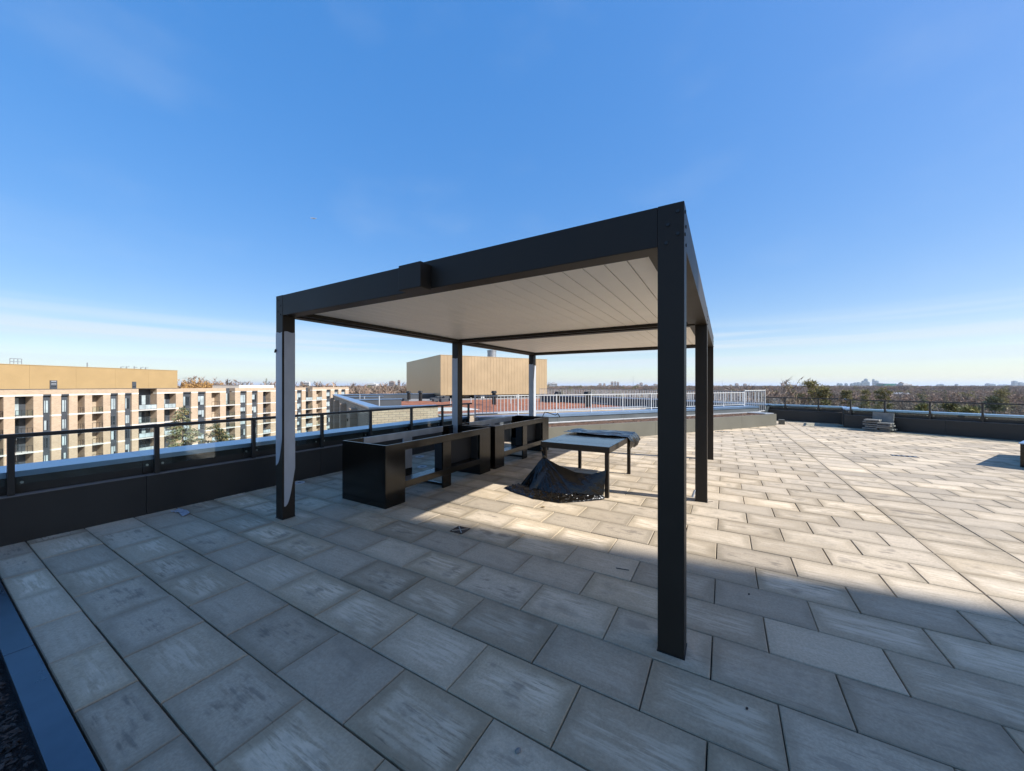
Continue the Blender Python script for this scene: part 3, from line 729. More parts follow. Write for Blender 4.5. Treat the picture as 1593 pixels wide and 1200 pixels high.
# ---------------------------------------------------------------- small things on the deck
fd = Frame((-2.58, 3.235), (1, .04), (-.04, 1))
t = thing('floor_drain', (-2.58, 3.235, 0), 'small square bronze drain grate with a cross set in the paving', 'drain')
m_ = MB()
for u0, u1, v0, v1 in ((-.085, .085, -.085, -.068), (-.085, .085, .068, .085), (-.085, -.068, -.067, .067), (.068, .085, -.067, .067)): m_.obox(fd, u0, u1, v0, v1, -.004, .006)
m_.build('frame', M_BRONZE, t)
m_ = MB(); m_.tube(fd.p(-.066, -.066, .004), fd.p(.066, .066, .004), .006, n=5); m_.tube(fd.p(-.066, .066, .004), fd.p(.066, -.066, .004), .006, n=5); m_.build('cross_bar', M_BOLT, t)
MB().obox(fd, -.067, .067, -.067, .067, .0025, .0032).build('grate', M_BRONZE, t)
def ring(x, y, r, name, label, hole=True):
    mb = MB(); n = 20; pr = ((r, .003), (r * .96, .014), (r * .62, .016), (r * .5, .006), (r * .48, .003))
    for rr_, z in pr:
        for i in range(n): mb.v.append((x + rr_ * math.cos(6.2832 * i / n), y + rr_ * math.sin(6.2832 * i / n), z))
    for k in range(len(pr) - 1):
        for i in range(n):
            j = (i + 1) % n; mb.f.append((k * n + i, k * n + j, (k + 1) * n + j, (k + 1) * n + i))
    o = mb.build(name, M_WHITE, None, o=(x, y, 0))
    d = MB(); d.prism([(x + r * .5 * math.cos(6.2832 * i / n), y + r * .5 * math.sin(6.2832 * i / n)) for i in range(n)], .0022, .004); d.build('hole', M_DARK, o)
    return tag(o, label, 'plastic ring', 'white plastic rings left on the paving')
def Gp(px, py):
    f = CAMH * FPX / (py - CYP); return cw((px - CXP) / FPX * f, f)
ring(*Gp(657, 727), .10, 'plastic_ring', 'white plastic ring on the paving seen through the near planter, nearer one')
ring(*Gp(653, 711), .10, 'plastic_ring', 'farther white plastic ring seen through the near planter, close to the parapet')
ring(*Gp(465, 752), .09, 'plastic_ring', 'white plastic ring on the paving between the front left post and the parapet')
x, y = Gp(280, 799)
mb = grid(lambda u, v: (x + (u - .5) * .34 + .02 * math.sin(v * 5), y + (v - .5) * .09 + .03 * math.sin(u * 3), .006 + .016 * abs(ridge(u * 5, v * 3))), 18, 8)
tag(mb.build('film_strip', M_FILM, None, o=(x, y, 0), smooth=True), 'crumpled strip of pale film lying at the foot of the left parapet', 'plastic strip')
def rock(name, x, y, s, m, label, cat, seed):
    rr = random.Random(seed); mb = MB(); me = bpy.data.meshes.new(name)
    import bmesh
    bm = bmesh.new(); bmesh.ops.create_icosphere(bm, subdivisions=2, radius=1)
    for v in bm.verts:
        k = 1 + .3 * mnoise.noise(v.co * 1.7 + Vector((seed, 0, 0))); v.co = Vector((v.co.x * s * k, v.co.y * s * .6 * k, max(-.6, v.co.z) * s * .55 * k + s * .33))
    bm.to_mesh(me); bm.free(); me.materials.append(m); o = bpy.data.objects.new(name, me); C.objects.link(o); o.location = (x, y, 0); o.rotation_euler.z = 1.1
    return tag(o, label, cat)
x, y = Gp(806, 1170)
rock('stone_chip', x, y, .017, M_SLABC, 'small grey stone chip lying alone on the paving at the bottom of the picture', 'stone', 3)
x, y = Gp(1165, 925); rock('dark_pebble', x, y, .010, M_DCHIP, 'tiny dark pebble on the shaded paving right of the nearest post', 'stone', 5)
x, y = Gp(1162, 1103); rock('dark_leaf', x, y, .009, M_DCHIP, 'tiny dark fleck on the paving in the foreground', 'debris', 8)
x, y = Gp(967, 887)
mb = MB(); 
for i in range(5): mb.tube((x - .05 + i * .022, y + .004 * i, .005), (x - .028 + i * .022, y + .004 * (i + 1), .006 + .002 * (i == 3)), .0035, .003, 5)
tag(mb.build('dry_twig', M_BLACK, None, o=(x, y, 0)), 'thin dark twig lying on the shaded paving left of the nearest post', 'twig')
x, y = Gp(845, 790)
mb = grid(lambda u, v: (x + (u - .5) * .05, y + (v - .5) * .03, .004 + .012 * abs(ridge(u * 4, v * 3))), 8, 6)
tag(mb.build('dry_leaf', M_CONE, None, o=(x, y, 0)), 'small curled dry leaf on the sunlit paving in front of the plastic sheet', 'leaf')
# hatch plates in the far paving
for px, py, lab in ((1407, 710, 'small dark drain slot in the middle of the sunlit paving'), (1124, 672, 'small dark drain slot beside the planting bed')):
    x, y = Gp(px, py); fr = Frame((x, y), (1, .0), (0, 1))
    t = thing('floor_drain', (x, y, 0), lab, 'drain')
    MB().obox(fr, -.22, .22, -.09, .09, -.004, .0045).build('grate', M_DARK, t)
    for k in range(5): MB().obox(fr, -.2 + k * .09, -.17 + k * .09, -.08, .08, .0048, .008).build('bar', M_GREY, t)
# stack of spare slabs by the right parapet
sx, sy = Gp(1360, 671.5); frs = Frame((sx, sy), (P2d.x, P2d.y), (-P2d.y, P2d.x))
rs = random.Random(12)
words_ = ['bottom', 'second', 'third', 'fourth', 'fifth', 'sixth', 'top']
for col, (u0, nn) in enumerate(((-.35, 6), (.0, 5))):
    z = .006
    for k in range(nn):
        du, dv_, ra = rs.uniform(-.045, .045), rs.uniform(-.05, .05), rs.uniform(-.1, .1)
        fk = Frame(frs.p(u0 + .27 + du, .22 + dv_, 0)[:2], (frs.u.x + frs.w.x * ra, frs.u.y + frs.w.y * ra), (frs.w.x - frs.u.x * ra, frs.w.y - frs.u.y * ra))
        o = MB().obox(fk, -.20, .20 if col == 0 else .15, -.2, .2, z, z + .05).build('paving_slab', M_SLABC, None, .006, o=fk.p(0, 0, z))
        wd = 'top' if k == nn - 1 else words_[k]
        tag(o, f'{wd} grey slab of the {"left" if col == 0 else "right"} pile against the dark parapet', 'paving slab', 'spare slabs stacked by the parapet')
        z += .05 + rs.uniform(.008, .03)
o = MB().hexa([frs.p(-.20, .47, .0), frs.p(.36, .47, .0), frs.p(.36, .51, .0), frs.p(-.20, .51, .0)], [frs.p(-.20, .56, .66), frs.p(.36, .56, .64), frs.p(.36, .60, .64), frs.p(-.20, .60, .66)]).build('paving_slab', M_SLABC, None, .005, o=frs.p(0, .5, 0))
tag(o, 'pale slab standing upright behind the piles, leaning on the dark parapet', 'paving slab', 'spare slabs stacked by the parapet')
# planter cut by the right edge
x, y = Gp(1587, 727.3)
t = thing('corner_planter', (x + .6, y + .6, 0), 'black planter box cut off by the right edge of the picture', 'planter')
fp = Frame((x, y), (.86, -.5), (.5, .86))
m_ = MB(); m_.obox(fp, 0, 1.6, 0, .03, 0, .468); m_.obox(fp, 0, .03, .031, 2.3, 0, .468); m_.obox(fp, 1.57, 1.6, .031, 2.3, 0, .468); m_.obox(fp, .031, 1.569, 2.27, 2.3, 0, .468); m_.build('shell', M_GLOSS, t, .003)
m_ = MB(); m_.obox(fp, -.02, 1.62, -.02, .06, .47, .49); m_.obox(fp, -.02, .06, .061, 2.32, .47, .49); m_.build('rim', M_COPING, t, .002)
tag(MB().obox(fp, .032, 1.56, .032, 2.26, .36, .40).build('soil', M_SOIL, t), kind='stuff')

# ---------------------------------------------------------------- neighbouring wing with the sedum roof
K = Vector((-12.61, 9.88, 0)); dF = Vector((.5, .866, 0)); dL = Vector((-.866, .5, 0))
fk = Frame((K.x, K.y), (dF.x, dF.y), (dL.x, dL.y))          # u along the front, v back along the left wall
wg = thing('brick_wing', (K.x, K.y, GZ), 'brown brick wing with a red sedum roof and pale parapet tops beyond the left railing', 'building')
MB().obox(fk, .02, 17.8, .02, 8.7, GZ, .12).build('wall', M_BRICK2, wg)
MB().obox(fk, .02, 29, 8.703, 27, GZ, .12).build('wall', M_BRICK2, wg)
MB().obox(fk, 0, 2.9, 0, .4, GZ, .69).build('front_parapet', M_BRICK2, wg)
MB().obox(fk, 2.9, 17.9, 0, .4, GZ, .26).build('front_parapet', M_BRICK2, wg)
MB().obox(fk, 0, .4, .401, 24.4, GZ, .69).build('side_parapet', M_BRICK2, wg)
MB().obox(fk, .4, 16, 24.0, 24.4, .0, .69).build('back_parapet', M_DPANEL, wg)
for a in ((-.05, 2.95, -.05, .46), (-.05, .46, .462, 24.5), (.465, 16, 23.95, 24.45)):
    MB().obox(fk, *a, .693, .755).build('coping', M_COPING, wg)
MB().obox(fk, 2.96, 17.95, -.05, .46, .263, .31).build('coping', M_PALE, wg)
MB().obox(fk, 17.45, 17.95, .47, 8.7, .22, .31).build('coping', M_PALE, wg)
for v in (9.5, 16.5):
    MB().obox(fk, .47, 3.4, v, v + .25, .1, .69).build('divider_wall', M_DPANEL, wg); MB().obox(fk, .47, 3.45, v - .04, v + .29, .693, .74).build('coping', M_COPING, wg)
MB().obox(fk, .402, .43, .47, 23.9, .13, .688).build('inner_lining', M_DPANEL, wg)
for v in (4.2, 10.2, 16.4, 22.2):
    MB().obox(fk, -.35, -.002, v, v + .9, GZ, .45).build('pilaster', M_BRICK, wg)
for v in (1.8, 6.5, 12.6, 18.6):
    for z in (-2.9, -6, -9, -12):
        wn = MB().obox(fk, -.02, .01, v, v + 1.6, z, z + 1.9).build('window', M_DPANEL, wg)
        MB().obox(fk, -.03, -.021, v + .08, v + 1.52, z + .08, z + 1.82).build('pane', M_PANE, wn)
for v in (8.9, 14.5): MB().obox(fk, -.06, -.002, v, v + .3, -.6, -.45).build('wall_lamp', M_BLACK, wg)
# sedum, built as a bumpy mat
def sheet_rect(u0, u1, v0, v1, z, nu, nv, m, name, amp):
    o = soil_sheet(fk, u0, u1, v0, v1, z, amp, nu, nv, 1.6).build(name, m, wg, smooth=True); return tag(o, kind='stuff')
sheet_rect(2.9, 17.4, .47, 8.7, .20, 110, 60, M_SEDUM, 'sedum_mat', .05)
sheet_rect(3.5, 26, 8.7, 17.5, .20, 130, 60, M_SEDUM, 'sedum_mat', .05)
sheet_rect(.44, 3.5, .47, 23.9, .17, 20, 90, M_GRAVEL, 'gravel', .03)
sheet_rect(3.5, 26, 17.5, 23.9, .17, 90, 30, M_GRAVEL, 'gravel', .03)
MB().obox(fk, .6, 6.6, 3.6, 6.4, .19, .23).build('paver_path', M_CONC, wg)
for i, (u, v, h_) in enumerate(((1.4, 6.2, .85), (1.2, 10.9, .7), (1.3, 14.2, .75), (6.4, 8.0, .55), (9.2, 11, .5), (12, 9.5, .5), (14.5, 12, .6))):
    o = MB().tube(fk.p(u, v, .19), fk.p(u, v, .19 + h_), .035, n=8).build('vent_pipe', M_PALE if i < 3 else M_WHITE, None, o=fk.p(u, v, .19))
    lab = 'thin pale vent pipe on the gravel roof inside the brick wing parapet' if i < 3 else 'short white vent pipe standing in the red sedum'
    tag(o, lab, 'vent pipe', 'pale pipes at the parapet' if i < 3 else 'white vent pipes in the sedum')
def pipe(px, y0, y1, f, r, label):
    x, y = at(px, f); o = MB().tube((x, y, zy(y1, f)), (x, y, zy(y0, f)), r, n=10).build('vent_stack', M_BLACK, None, o=(x, y, zy(y1, f)))
    MB().tube((x, y, zy(y0, f)), (x, y, zy(y0, f) + r * 1.2), r * 1.5, r * 1.2, n=10).build('cap', M_BLACK, o); tag(o, label, 'vent stack')
pipe(914, 615, 633, 24, .19, 'black vent stack in front of the white railing, above the planting bed')
pipe(867.5, 614, 629, 30, .20, 'black vent stack beside the far left pickets near the mechanical box')
pipe(768.5, 612, 632, 27, .15, 'black vent stack in front of the tan mechanical box')
pipe(636, 612, 622, 33, .15, 'black vent stack left of the mechanical box')
pipe(654, 611.5, 624, 31, .15, 'black vent stack next to the corner of the mechanical box')
rv = random.Random(4)
mb = MB()
for k in range(12):
    u, v = 10.5 - rv.uniform(0, 5.5), 14 + rv.uniform(0, 5)
    mb.obox(fk, u, u + rv.uniform(.3, .7), v, v + rv.uniform(.3, .7), .19, .19 + rv.uniform(.2, .45))
tag(mb.build('roof_equipment', M_DPANEL, wg), kind='stuff')
# raised mechanical box
mp = thing('mechanical_box', fk.p(10.3, 21.9, .2), 'large ribbed champagne coloured mechanical box raised on legs over the sedum roof', 'roof plant')
mu0, mu1, mv0, mv1, mz0, mz1 = 10.3, 24.3, 21.9, 37.2, .58, 4.92
MB().obox(fk, mu0 + .05, mu1 - .05, mv0 + .05, mv1 - .05, mz0 + .02, mz1 - .03).build('body', M_TANB, mp)
def ribs(axis, a0, a1, fixed, out, pitch):
    mb = MB(); n = int((a1 - a0) / pitch); p_ = (a1 - a0) / n
    for i in range(n):
        q = a0 + i * p_
        if axis == 'u': mb.obox(fk, q + .007, q + p_ - .007, fixed - out, fixed + .049, mz0, mz1)
        else: mb.obox(fk, fixed - out, fixed + .049, q + .02, q + p_ - .02, mz0, mz1)
        o = mb.build('cladding_panel', M_TANB, mp); mb = MB()
ribs('u', mu0, mu1, mv0, .008, .40); ribs('v', mv0, mv1, mu0, .008, .40)
MB().obox(fk, mu0 - .03, mu1 + .03, mv0 - .03, mv1 + .03, mz1, mz1 + .06).build('trim', M_TANB, mp)
for u, v in ((10.5, 22.1), (15.2, 22.1), (19.9, 22.1), (23.8, 22.1), (10.5, 29.0), (10.5, 36.5)):
    MB().obox(fk, u, u + .42, v, v + .42, -.2, mz0 + .018).build('leg', M_WHITE, mp)
MB().obox(fk, mu0 + 1.6, mu1 - .2, mv0 + 2.0, mv1 - 1, -.2, mz0 + .015).build('core_wall', M_DARK, mp)
MB().obox(fk, mu0 + 2.5, mu0 + 12.5, mv0 + 1.97, mv0 + 1.999, .2, mz0).build('glazing', M_PANE, mp)
for k in range(5): MB().obox(fk, mu0 + 3 + k * 2.2, mu0 + 3.5 + k * 2.2, mv0 + 1.9, mv0 + 1.969, -.1, mz0 + .01).build('column', M_TAN, mp)
c = fk.p(20.0, 29.0, 4.98)
ch = MB().tube(c, (c[0], c[1], 6.35), .62, n=20).build('chimney', M_GREY, None, smooth=False, o=c); tag(ch, 'round grey chimney rising behind the mechanical box roof', 'chimney')
MB().tube((c[0], c[1], 6.36), (c[0], c[1], 6.5), .66, .66, 20).build('rim', M_GREY, ch)
tag(MB().obox(fk, 18, 40, -2, 12, GZ, -1.5).build('lower_roof', M_GRAVEL), 'flat grey roof below the far picket railing', 'roof')

# ---------------------------------------------------------------- apartment block on the left
FA = Vector((-98.86, 11.88, 0)); FB = Vector((-122.86, 73.51, 0)); fu = (FB - FA).normalized(); fn = Vector((fu.y, -fu.x, 0))
ff = Frame((FA.x, FA.y), (fu.x, fu.y), (fn.x, fn.y))       # v towards the terrace
def fx(px):                          # photo column -> distance along the facade
    r = (px - CXP) / FPX; d = Vector((*cw(r, 1), 0))
    den = d.dot(fn); s = FA.dot(fn) / den; return (d * s - FA).dot(fu)
ab = thing('apartment_block', (FA.x, FA.y, GZ), 'long buff brick apartment block with dark window bays beyond the left railing', 'building')
ZR = .98; BND = [0., -3.5, -6.45, -9.4, -12.35, -15.3, GZ]
bays = [('B', -2, 5.5), ('P', 5.5, 23), ('B', 23, 52), ('P', 52, 66.7), ('W', 66.7, 80), ('P', 80, 95), ('W', 95, 107.5), ('P', 107.5, 120.7), ('B', 120.7, 131.8), ('P', 131.8, 143.3),
 ('B', 143.3, 160.6), ('P', 160.6, 171.8), ('W', 171.8, 183.6), ('P', 183.6, 194.2), ('W', 194.2, 205), ('P', 205, 215.5), ('G', 215.5, 244), ('P', 244, 255.4), ('B', 255.4, 273.6), ('P', 273.6, 284.6),
 ('W', 284.6, 297.5), ('P', 297.5, 307.8), ('W', 307.8, 320), ('P', 320, 329), ('B', 329, 342.3), ('P', 342.3, 351.5), ('G', 351.5, 365.7), ('P', 365.7, 373.8), ('W', 373.8, 383.7), ('P', 383.7, 392),
 ('W', 392, 400.8), ('P', 400.8, 409.1), ('B', 409.1, 421), ('P', 421, 430), ('W', 430, 438), ('P', 438, 445), ('W', 445, 452), ('P', 452, 462), ('W', 462, 469.5), ('P', 469.5, 475.5), ('G', 475.5, 486.2), ('P', 486.2, 492.1),
 ('B', 492.1, 500.9), ('P', 500.9, 507.9), ('W', 507.9, 514.4), ('P', 514.4, 520.2), ('W', 520.2, 526.4), ('P', 526.4, 531), ('W', 531, 537.3), ('P', 537.3, 542.5)]
U0, U1 = fx(-2), fx(542.5)
MB().obox(ff, U0 - 30, U1, -18, -1.9, GZ, ZR - .1).build('main_wall', M_BRICK, ab)
rb_ = random.Random(21)
runs = [(k_, fx(a), fx(b_)) for k_, a, b_ in bays]; q = U0
for k_, ln_ in (('P', 2.4), ('W', 2.2), ('P', 2.3), ('W', 2.2), ('P', 2.2), ('B', 3.2), ('P', 2.4), ('G', 5), ('P', 2.4), ('W', 2.2), ('P', 2.2), ('B', 3.0)):
    runs.append((k_, q - ln_, q)); q -= ln_
for kind, u0, u1 in runs:
    if kind == 'P':
        p = MB().obox(ff, u0, u1, -1.9, 0, GZ, -.02).build('pier', M_BRICK, ab)
        for z in BND[:-1]: MB().obox(ff, u0 - .01, u1 + .01, -1.0, .035, z - .14, z + .14).build('band', M_BAND, p)
        MB().obox(ff, u0 - .002, u1 + .002, -1.9, .0, .15, ZR).build('parapet', M_BRICK, ab)
        continue
    if kind != 'G':
        MB().obox(ff, u0, u1, -1.9, -.01, .14, ZR - .003).build('parapet', M_BRICK, ab); 
        MB().obox(ff, u0, u1, -1.9, -.02, -.12, .137).build('lintel', M_BAND if kind == 'B' else M_DPANEL, ab)
    if kind == 'W':
        MB().obox(ff, u0, u1, -1.9, -.34, GZ, -.13).build('spandrel_panel', M_DPANEL, ab)
        for k in range(5):
            zt, zb = BND[k] - .78, BND[k + 1] + .45
            if k == 0: zt -= .1
            w0, w1 = u0 + .22, u1 - .22
            wn = MB().obox(ff, w0, w1, -.338, -.28, zb, zt).build('window', M_DPANEL, ab)
            sp_ = w0 + (w1 - w0) * rb_.choice((.36, .64))
            for q0, q1 in ((w0 + .06, sp_ - .05), (sp_ + .05, w1 - .06)):
                zm = zb + (zt - zb) * rb_.choice((0, 0, .35))
                if zm > zb + .1:
                    MB().obox(ff, q0, q1, -.279, -.255, zb + .06, zm - .04).build('pane', M_PANE, wn)
                MB().obox(ff, q0, q1, -.279, -.255, zm + .06, zt - .06).build('pane', rb_.choice((M_PANE, M_REFLPANE, M_REFLPANE)), wn)
    else:
        zt_ = ZR - .05 if kind == 'G' else -.13
        MB().obox(ff, u0, u1, -1.9, -1.7, GZ, zt_).build('bay_back', M_DPANEL if kind == 'G' or rb_.random() < .4 else M_BRICK2, ab)
        for k in range(5):
            zf = BND[k + 1] + .02; zt = BND[k] - .35
            dr = MB().obox(ff, u0 + .15, u0 + (u1 - u0) * (.62 if kind == 'B' else .95), -1.699, -1.64, zf + .14, zt).build('balcony_door', M_DPANEL, ab)
            wd = (u1 - u0) * (.62 if kind == 'B' else .95) - .15; hn = 2 if kind == 'B' else 4
            for j in range(hn):
                MB().obox(ff, u0 + .15 + wd * (j + .06) / hn, u0 + .15 + wd * (j + .94) / hn, -1.639, -1.61, zf + .25, zt - .1).build('pane', rb_.choice((M_PANE, M_PANE, M_REFLPANE)), dr)
            bl = MB().obox(ff, u0 + .01, u1 - .01, -1.6, .12, zf - .12, zf + .12).build('balcony', M_CONC, ab)
            m_ = MB(); m_.obox(ff, u0 + .05, u1 - .05, .02, .06, zf + 1.08, zf + 1.14)
            nb = max(3, int((u1 - u0) / .9))
            for j in range(nb + 1): q = u0 + .06 + (u1 - u0 - .12) * j / nb; m_.obox(ff, q - .02, q + .02, .022, .058, zf + .121, zf + 1.079)
            m_.build('railing', M_RAIL, bl)
            if kind == 'G' or rb_.random() < .35: MB().obox(ff, u0 + .1, u1 - .1, .03, .05, zf + .2, zf + 1.05).build('glass_guard', M_REFLPANE if rb_.random() < .4 else M_GLASS, bl)
ph = thing('roof_penthouse', ff.p(fx(100), -4, ZR), 'long tan metal clad penthouse on the roof of the apartment block', 'roof plant')
pu0, pu1 = fx(-2) - 25, fx(279)
for i in range(9):
    a = pu0 + (pu1 - pu0) * i / 9; b2 = pu0 + (pu1 - pu0) * (i + 1) / 9
    MB().obox(ff, a + .008, b2 - .008, -14, -.5, ZR - .1, 4.98).build('wall_panel', M_TAN, ph)
MB().obox(ff, pu0, pu1 + .05, -14.05, -.45, 4.985, 5.08).build('trim', M_TAN, ph)
MB().obox(ff, pu0, pu1 + .3, -1.9, .04, ZR, ZR + .08).build('roof_edge', M_DPANEL, ph)
for px0, px1, y0, y1, sl_ in ((80.7, 92.2, 592, 604, 3), (208.5, 214.8, 594, 603.5, 1)):
    a, b2 = fx(px0), fx(px1); fd_ = (FA + fu * a).length
    f_ = -SA * (FA + fu * a).x + CA * (FA + fu * a).y
    d_ = MB().obox(ff, a, b2, -.498, -.44, ZR + .05, zy(y0, f_)).build('door', M_DPANEL, ph)
    for k in range(sl_): MB().obox(ff, a + .15, b2 - .15, -.439, -.40, ZR + .4 + k * .45, ZR + .55 + k * .45).build('louver', M_PALE if k else M_PANE, d_)
a, b2 = fx(37.5), fx(55.5); t = thing('roof_guardrail', ff.p(a, -3, 5.1), 'small grey guardrail standing on top of the tan penthouse', 'guardrail')
for q in (a, (a * 2 + b2) / 3, (a + 2 * b2) / 3, b2): MB().tube(ff.p(q, -3, 5.08), ff.p(q, -3, 6.1), .05, n=5).build('post', M_GREY, t)
for z in (5.6, 6.1): MB().tube(ff.p(a, -3, z), ff.p(b2, -3, z), .05, n=5).build('rail', M_GREY, t)
q = fx(155.5); tag(MB().tube(ff.p(q, -3, 5.08), ff.p(q, -3, 6.0), .09, n=6).build('vent_pipe', M_GREY, None, o=ff.p(q, -3, 5.08)), 'single thin pipe standing on the tan penthouse roof', 'vent pipe')
for i, px in enumerate((213, 221, 233, 243, 250)):
    q = fx(px); t_ = MB(); t_.tube(ff.p(q, -4, 5.08), ff.p(q, -4, 5.55 + .1 * (i % 3)), .10, n=6); t_.tube(ff.p(q, -4, 5.5), ff.p(q + .8, -4.4, 5.55 + .1 * (i % 2)), .05, n=5)
    tag(t_.build('roof_antenna', M_GREY, None, o=ff.p(q, -4, 5.08)), 'small grey antenna near the right end of the penthouse roof', 'antenna', 'antennas on the tan penthouse')
a, b2 = fx(375), fx(429)
t = MB().obox(ff, a, b2, -9, -.6, ZR - .05, ZR + .75).build('roof_shed', M_BAND, None, o=ff.p(a, -4, ZR)); tag(t, 'low white roof shed farther along the apartment block', 'roof shed')
MB().obox(ff, a - .05, b2 + .05, -9.05, -.55, ZR + .752, ZR + .84).build('roof', M_PALE, t)

# ---------------------------------------------------------------- high block beside the terrace, to the right and behind: it shades the foreground
tx = 28.5; ty = 3.74 + math.tan(SUN_AZ) * (tx + .75)
t = thing('high_block', (tx + 10, ty - 7, GZ), 'tall brick apartment tower out of frame on the right whose shadow covers the near paving', 'building')
MB().box(tx, tx + 22, ty - 14, ty, GZ, 35).build('wall', M_BRICK, t)
for i in range(11):
    for j in range(3):
        z = 33 - i * 3.2 - 1.8
        MB().box(tx - .03, tx + .05, ty - 3.2 - j * 4, ty - 1.2 - j * 4, z, z + 1.7).build('window', M_PANE, t)
MB().box(tx - .04, tx + 22.04, ty - 14.04, ty - .0, 35.003, 35.3).build('parapet', M_BAND, t)

# ---------------------------------------------------------------- trees
def bare_tree(seed, H=13., spread=.42, twigs=1500, tw=.05, tl=1.0, up=.55):
    rr = random.Random(seed); tr = MB(); cr = MB()
    th = H * rr.uniform(.22, .3); tips = []
    tr.tube((0, 0, 0), (0, 0, th), H * .022, H * .017, 6, False)
    def grow(p, d, ln, r, lev):
        segs = 3; q = p
        for s_ in range(segs):
            d2 = (d + Vector((rr.gauss(0, .18), rr.gauss(0, .18), rr.gauss(.06, .12)))).normalized()
            e = q + d2 * (ln / segs); r2 = r * (1 - .25)
            (tr if lev < 2 else cr).tube(q, e, r, r2, 4 if lev < 2 else 3, False)
            if lev < 3:
                for _ in range(2 if lev < 2 else 1):
                    side = Vector((rr.gauss(0, 1), rr.gauss(0, 1), rr.gauss(.25, .5))).normalized()
                    grow(e, (d2 * .6 + side * .75).normalized(), ln * rr.uniform(.5, .68), r2 * .55, lev + 1)
            tips.append((e, d2, lev)); q = e; r = r2; d = d2
    nl = rr.randint(5, 7)
    for i in range(nl):
        a = 6.2832 * (i + rr.random() * .6) / nl; s = spread * rr.uniform(.6, 1.3)
        grow(Vector((0, 0, th * rr.uniform(.75, 1.0))), Vector((math.cos(a) * s, math.sin(a) * s, up * rr.uniform(.8, 1.3))).normalized(), H * rr.uniform(.36, .5), H * .010, 1)
    grow(Vector((0, 0, th)), Vector((0, 0, 1)), H * .45, H * .013, 1)
    tips = [t_ for t_ in tips if t_[2] >= 2]
    for _ in range(twigs):
        p, d, lv = rr.choice(tips); p = p + Vector((rr.gauss(0, .25), rr.gauss(0, .25), rr.gauss(0, .25)))
        d = (d + Vector((rr.gauss(0, .6), rr.gauss(0, .6), rr.gauss(.12, .45)))).normalized(); e = p + d * tl * rr.uniform(.5, 1.4)
        s = d.cross(Vector((rr.gauss(0, 1), rr.gauss(0, 1), rr.gauss(0, 1)))).normalized() * tw * rr.uniform(.6, 1.4)
        n = len(cr.v); cr.v += [tuple(p - s), tuple(p + s), tuple(e)]; cr.f.append((n, n + 1, n + 2))
    return tr, cr
def spruce(seed, H=16., Rm=3.6, nb=95, drop=.35, cones=True):
    rr = random.Random(seed); tr = MB().tube((0, 0, 0), (0, 0, H * .97), H * .016, H * .003, 6, False); cr = MB(); cn = MB()
    for i in range(nb):
        q = (i + rr.random()) / nb; z = H * (.08 + .91 * q); rl = Rm * (1 - q) ** .85 * rr.uniform(.7, 1.12) + .25; a = rr.uniform(0, 6.2832)
        steps = max(4, int(rl / .17)); pr = None
        for s in range(1, steps + 1):
            f = s / steps; dr = drop * rl * (f ** 1.5) - .12 * rl * f + (-.25 * rl * max(0, f - .75))
            c = Vector((math.cos(a) * rl * f, math.sin(a) * rl * f, z - dr))
            for _ in range(7):
                d = Vector((math.cos(a + rr.gauss(0, .7)), math.sin(a + rr.gauss(0, .7)), rr.gauss(-.45, .45))).normalized(); ln = rr.uniform(.22, .5) * (.6 + .5 * (1 - q))
                p = c + Vector((rr.gauss(0, .12), rr.gauss(0, .12), rr.gauss(0, .1))); e = p + d * ln
                sd_ = d.cross(Vector((rr.gauss(0, 1), rr.gauss(0, 1), rr.gauss(0, 1)))).normalized() * rr.uniform(.035, .075)
                n = len(cr.v); cr.v += [tuple(p - sd_), tuple(p + sd_), tuple(e + sd_ * .5), tuple(e - sd_ * .5)]; cr.f.append((n, n + 1, n + 2, n + 3))
            if cones and q > .55 and rr.random() < .55:
                for _ in range(2):
                    p = c + Vector((rr.gauss(0, .15), rr.gauss(0, .15), -.05)); cn.tube(p, p + Vector((rr.gauss(0, .03), rr.gauss(0, .03), -rr.uniform(.12, .25))), .05, .03, 4, False)
    return tr, cr, cn
def pine(seed, H=14., Rm=4., clumps=60, n_per=110, zl=.35, quad=(.18, .42)):
    rr = random.Random(seed); tr = MB(); cr = MB(); tr.tube((0, 0, 0), (H * .02, 0, H * .9), H * .02, H * .006, 6, False)
    for i in range(clumps):
        q = rr.random() ** .8; z = H * (zl + (1 - zl) * q); a = rr.uniform(0, 6.2832); rad = Rm * math.sqrt(max(.05, 1 - ((q - .3) / .76) ** 2)) * rr.uniform(.35, 1.15) * (.85 + .35 * math.sin(a * 2 + seed) * math.cos(q * 6 + seed))
        c = Vector((math.cos(a) * rad, math.sin(a) * rad, z)); tr.tube((H * .02 * z / H, 0, z - rad * .35), c, H * .004, H * .0015, 4, False)
        cs = Rm * rr.uniform(.12, .24)
        for _ in range(n_per):
            o_ = Vector((rr.gauss(0, cs), rr.gauss(0, cs), rr.gauss(0, cs * .5))); p = c + o_
            d = (o_.normalized() + Vector((rr.gauss(0, .6), rr.gauss(0, .6), rr.gauss(.3, .5)))).normalized(); e = p + d * rr.uniform(*quad)
            s = d.cross(Vector((rr.gauss(0, 1), rr.gauss(0, 1), rr.gauss(0, 1)))).normalized() * rr.uniform(.04, .09)
            n = len(cr.v); cr.v += [tuple(p - s), tuple(p + s), tuple(e + s * .6), tuple(e - s * .6)]; cr.f.append((n, n + 1, n + 2, n + 3))
    return tr, cr
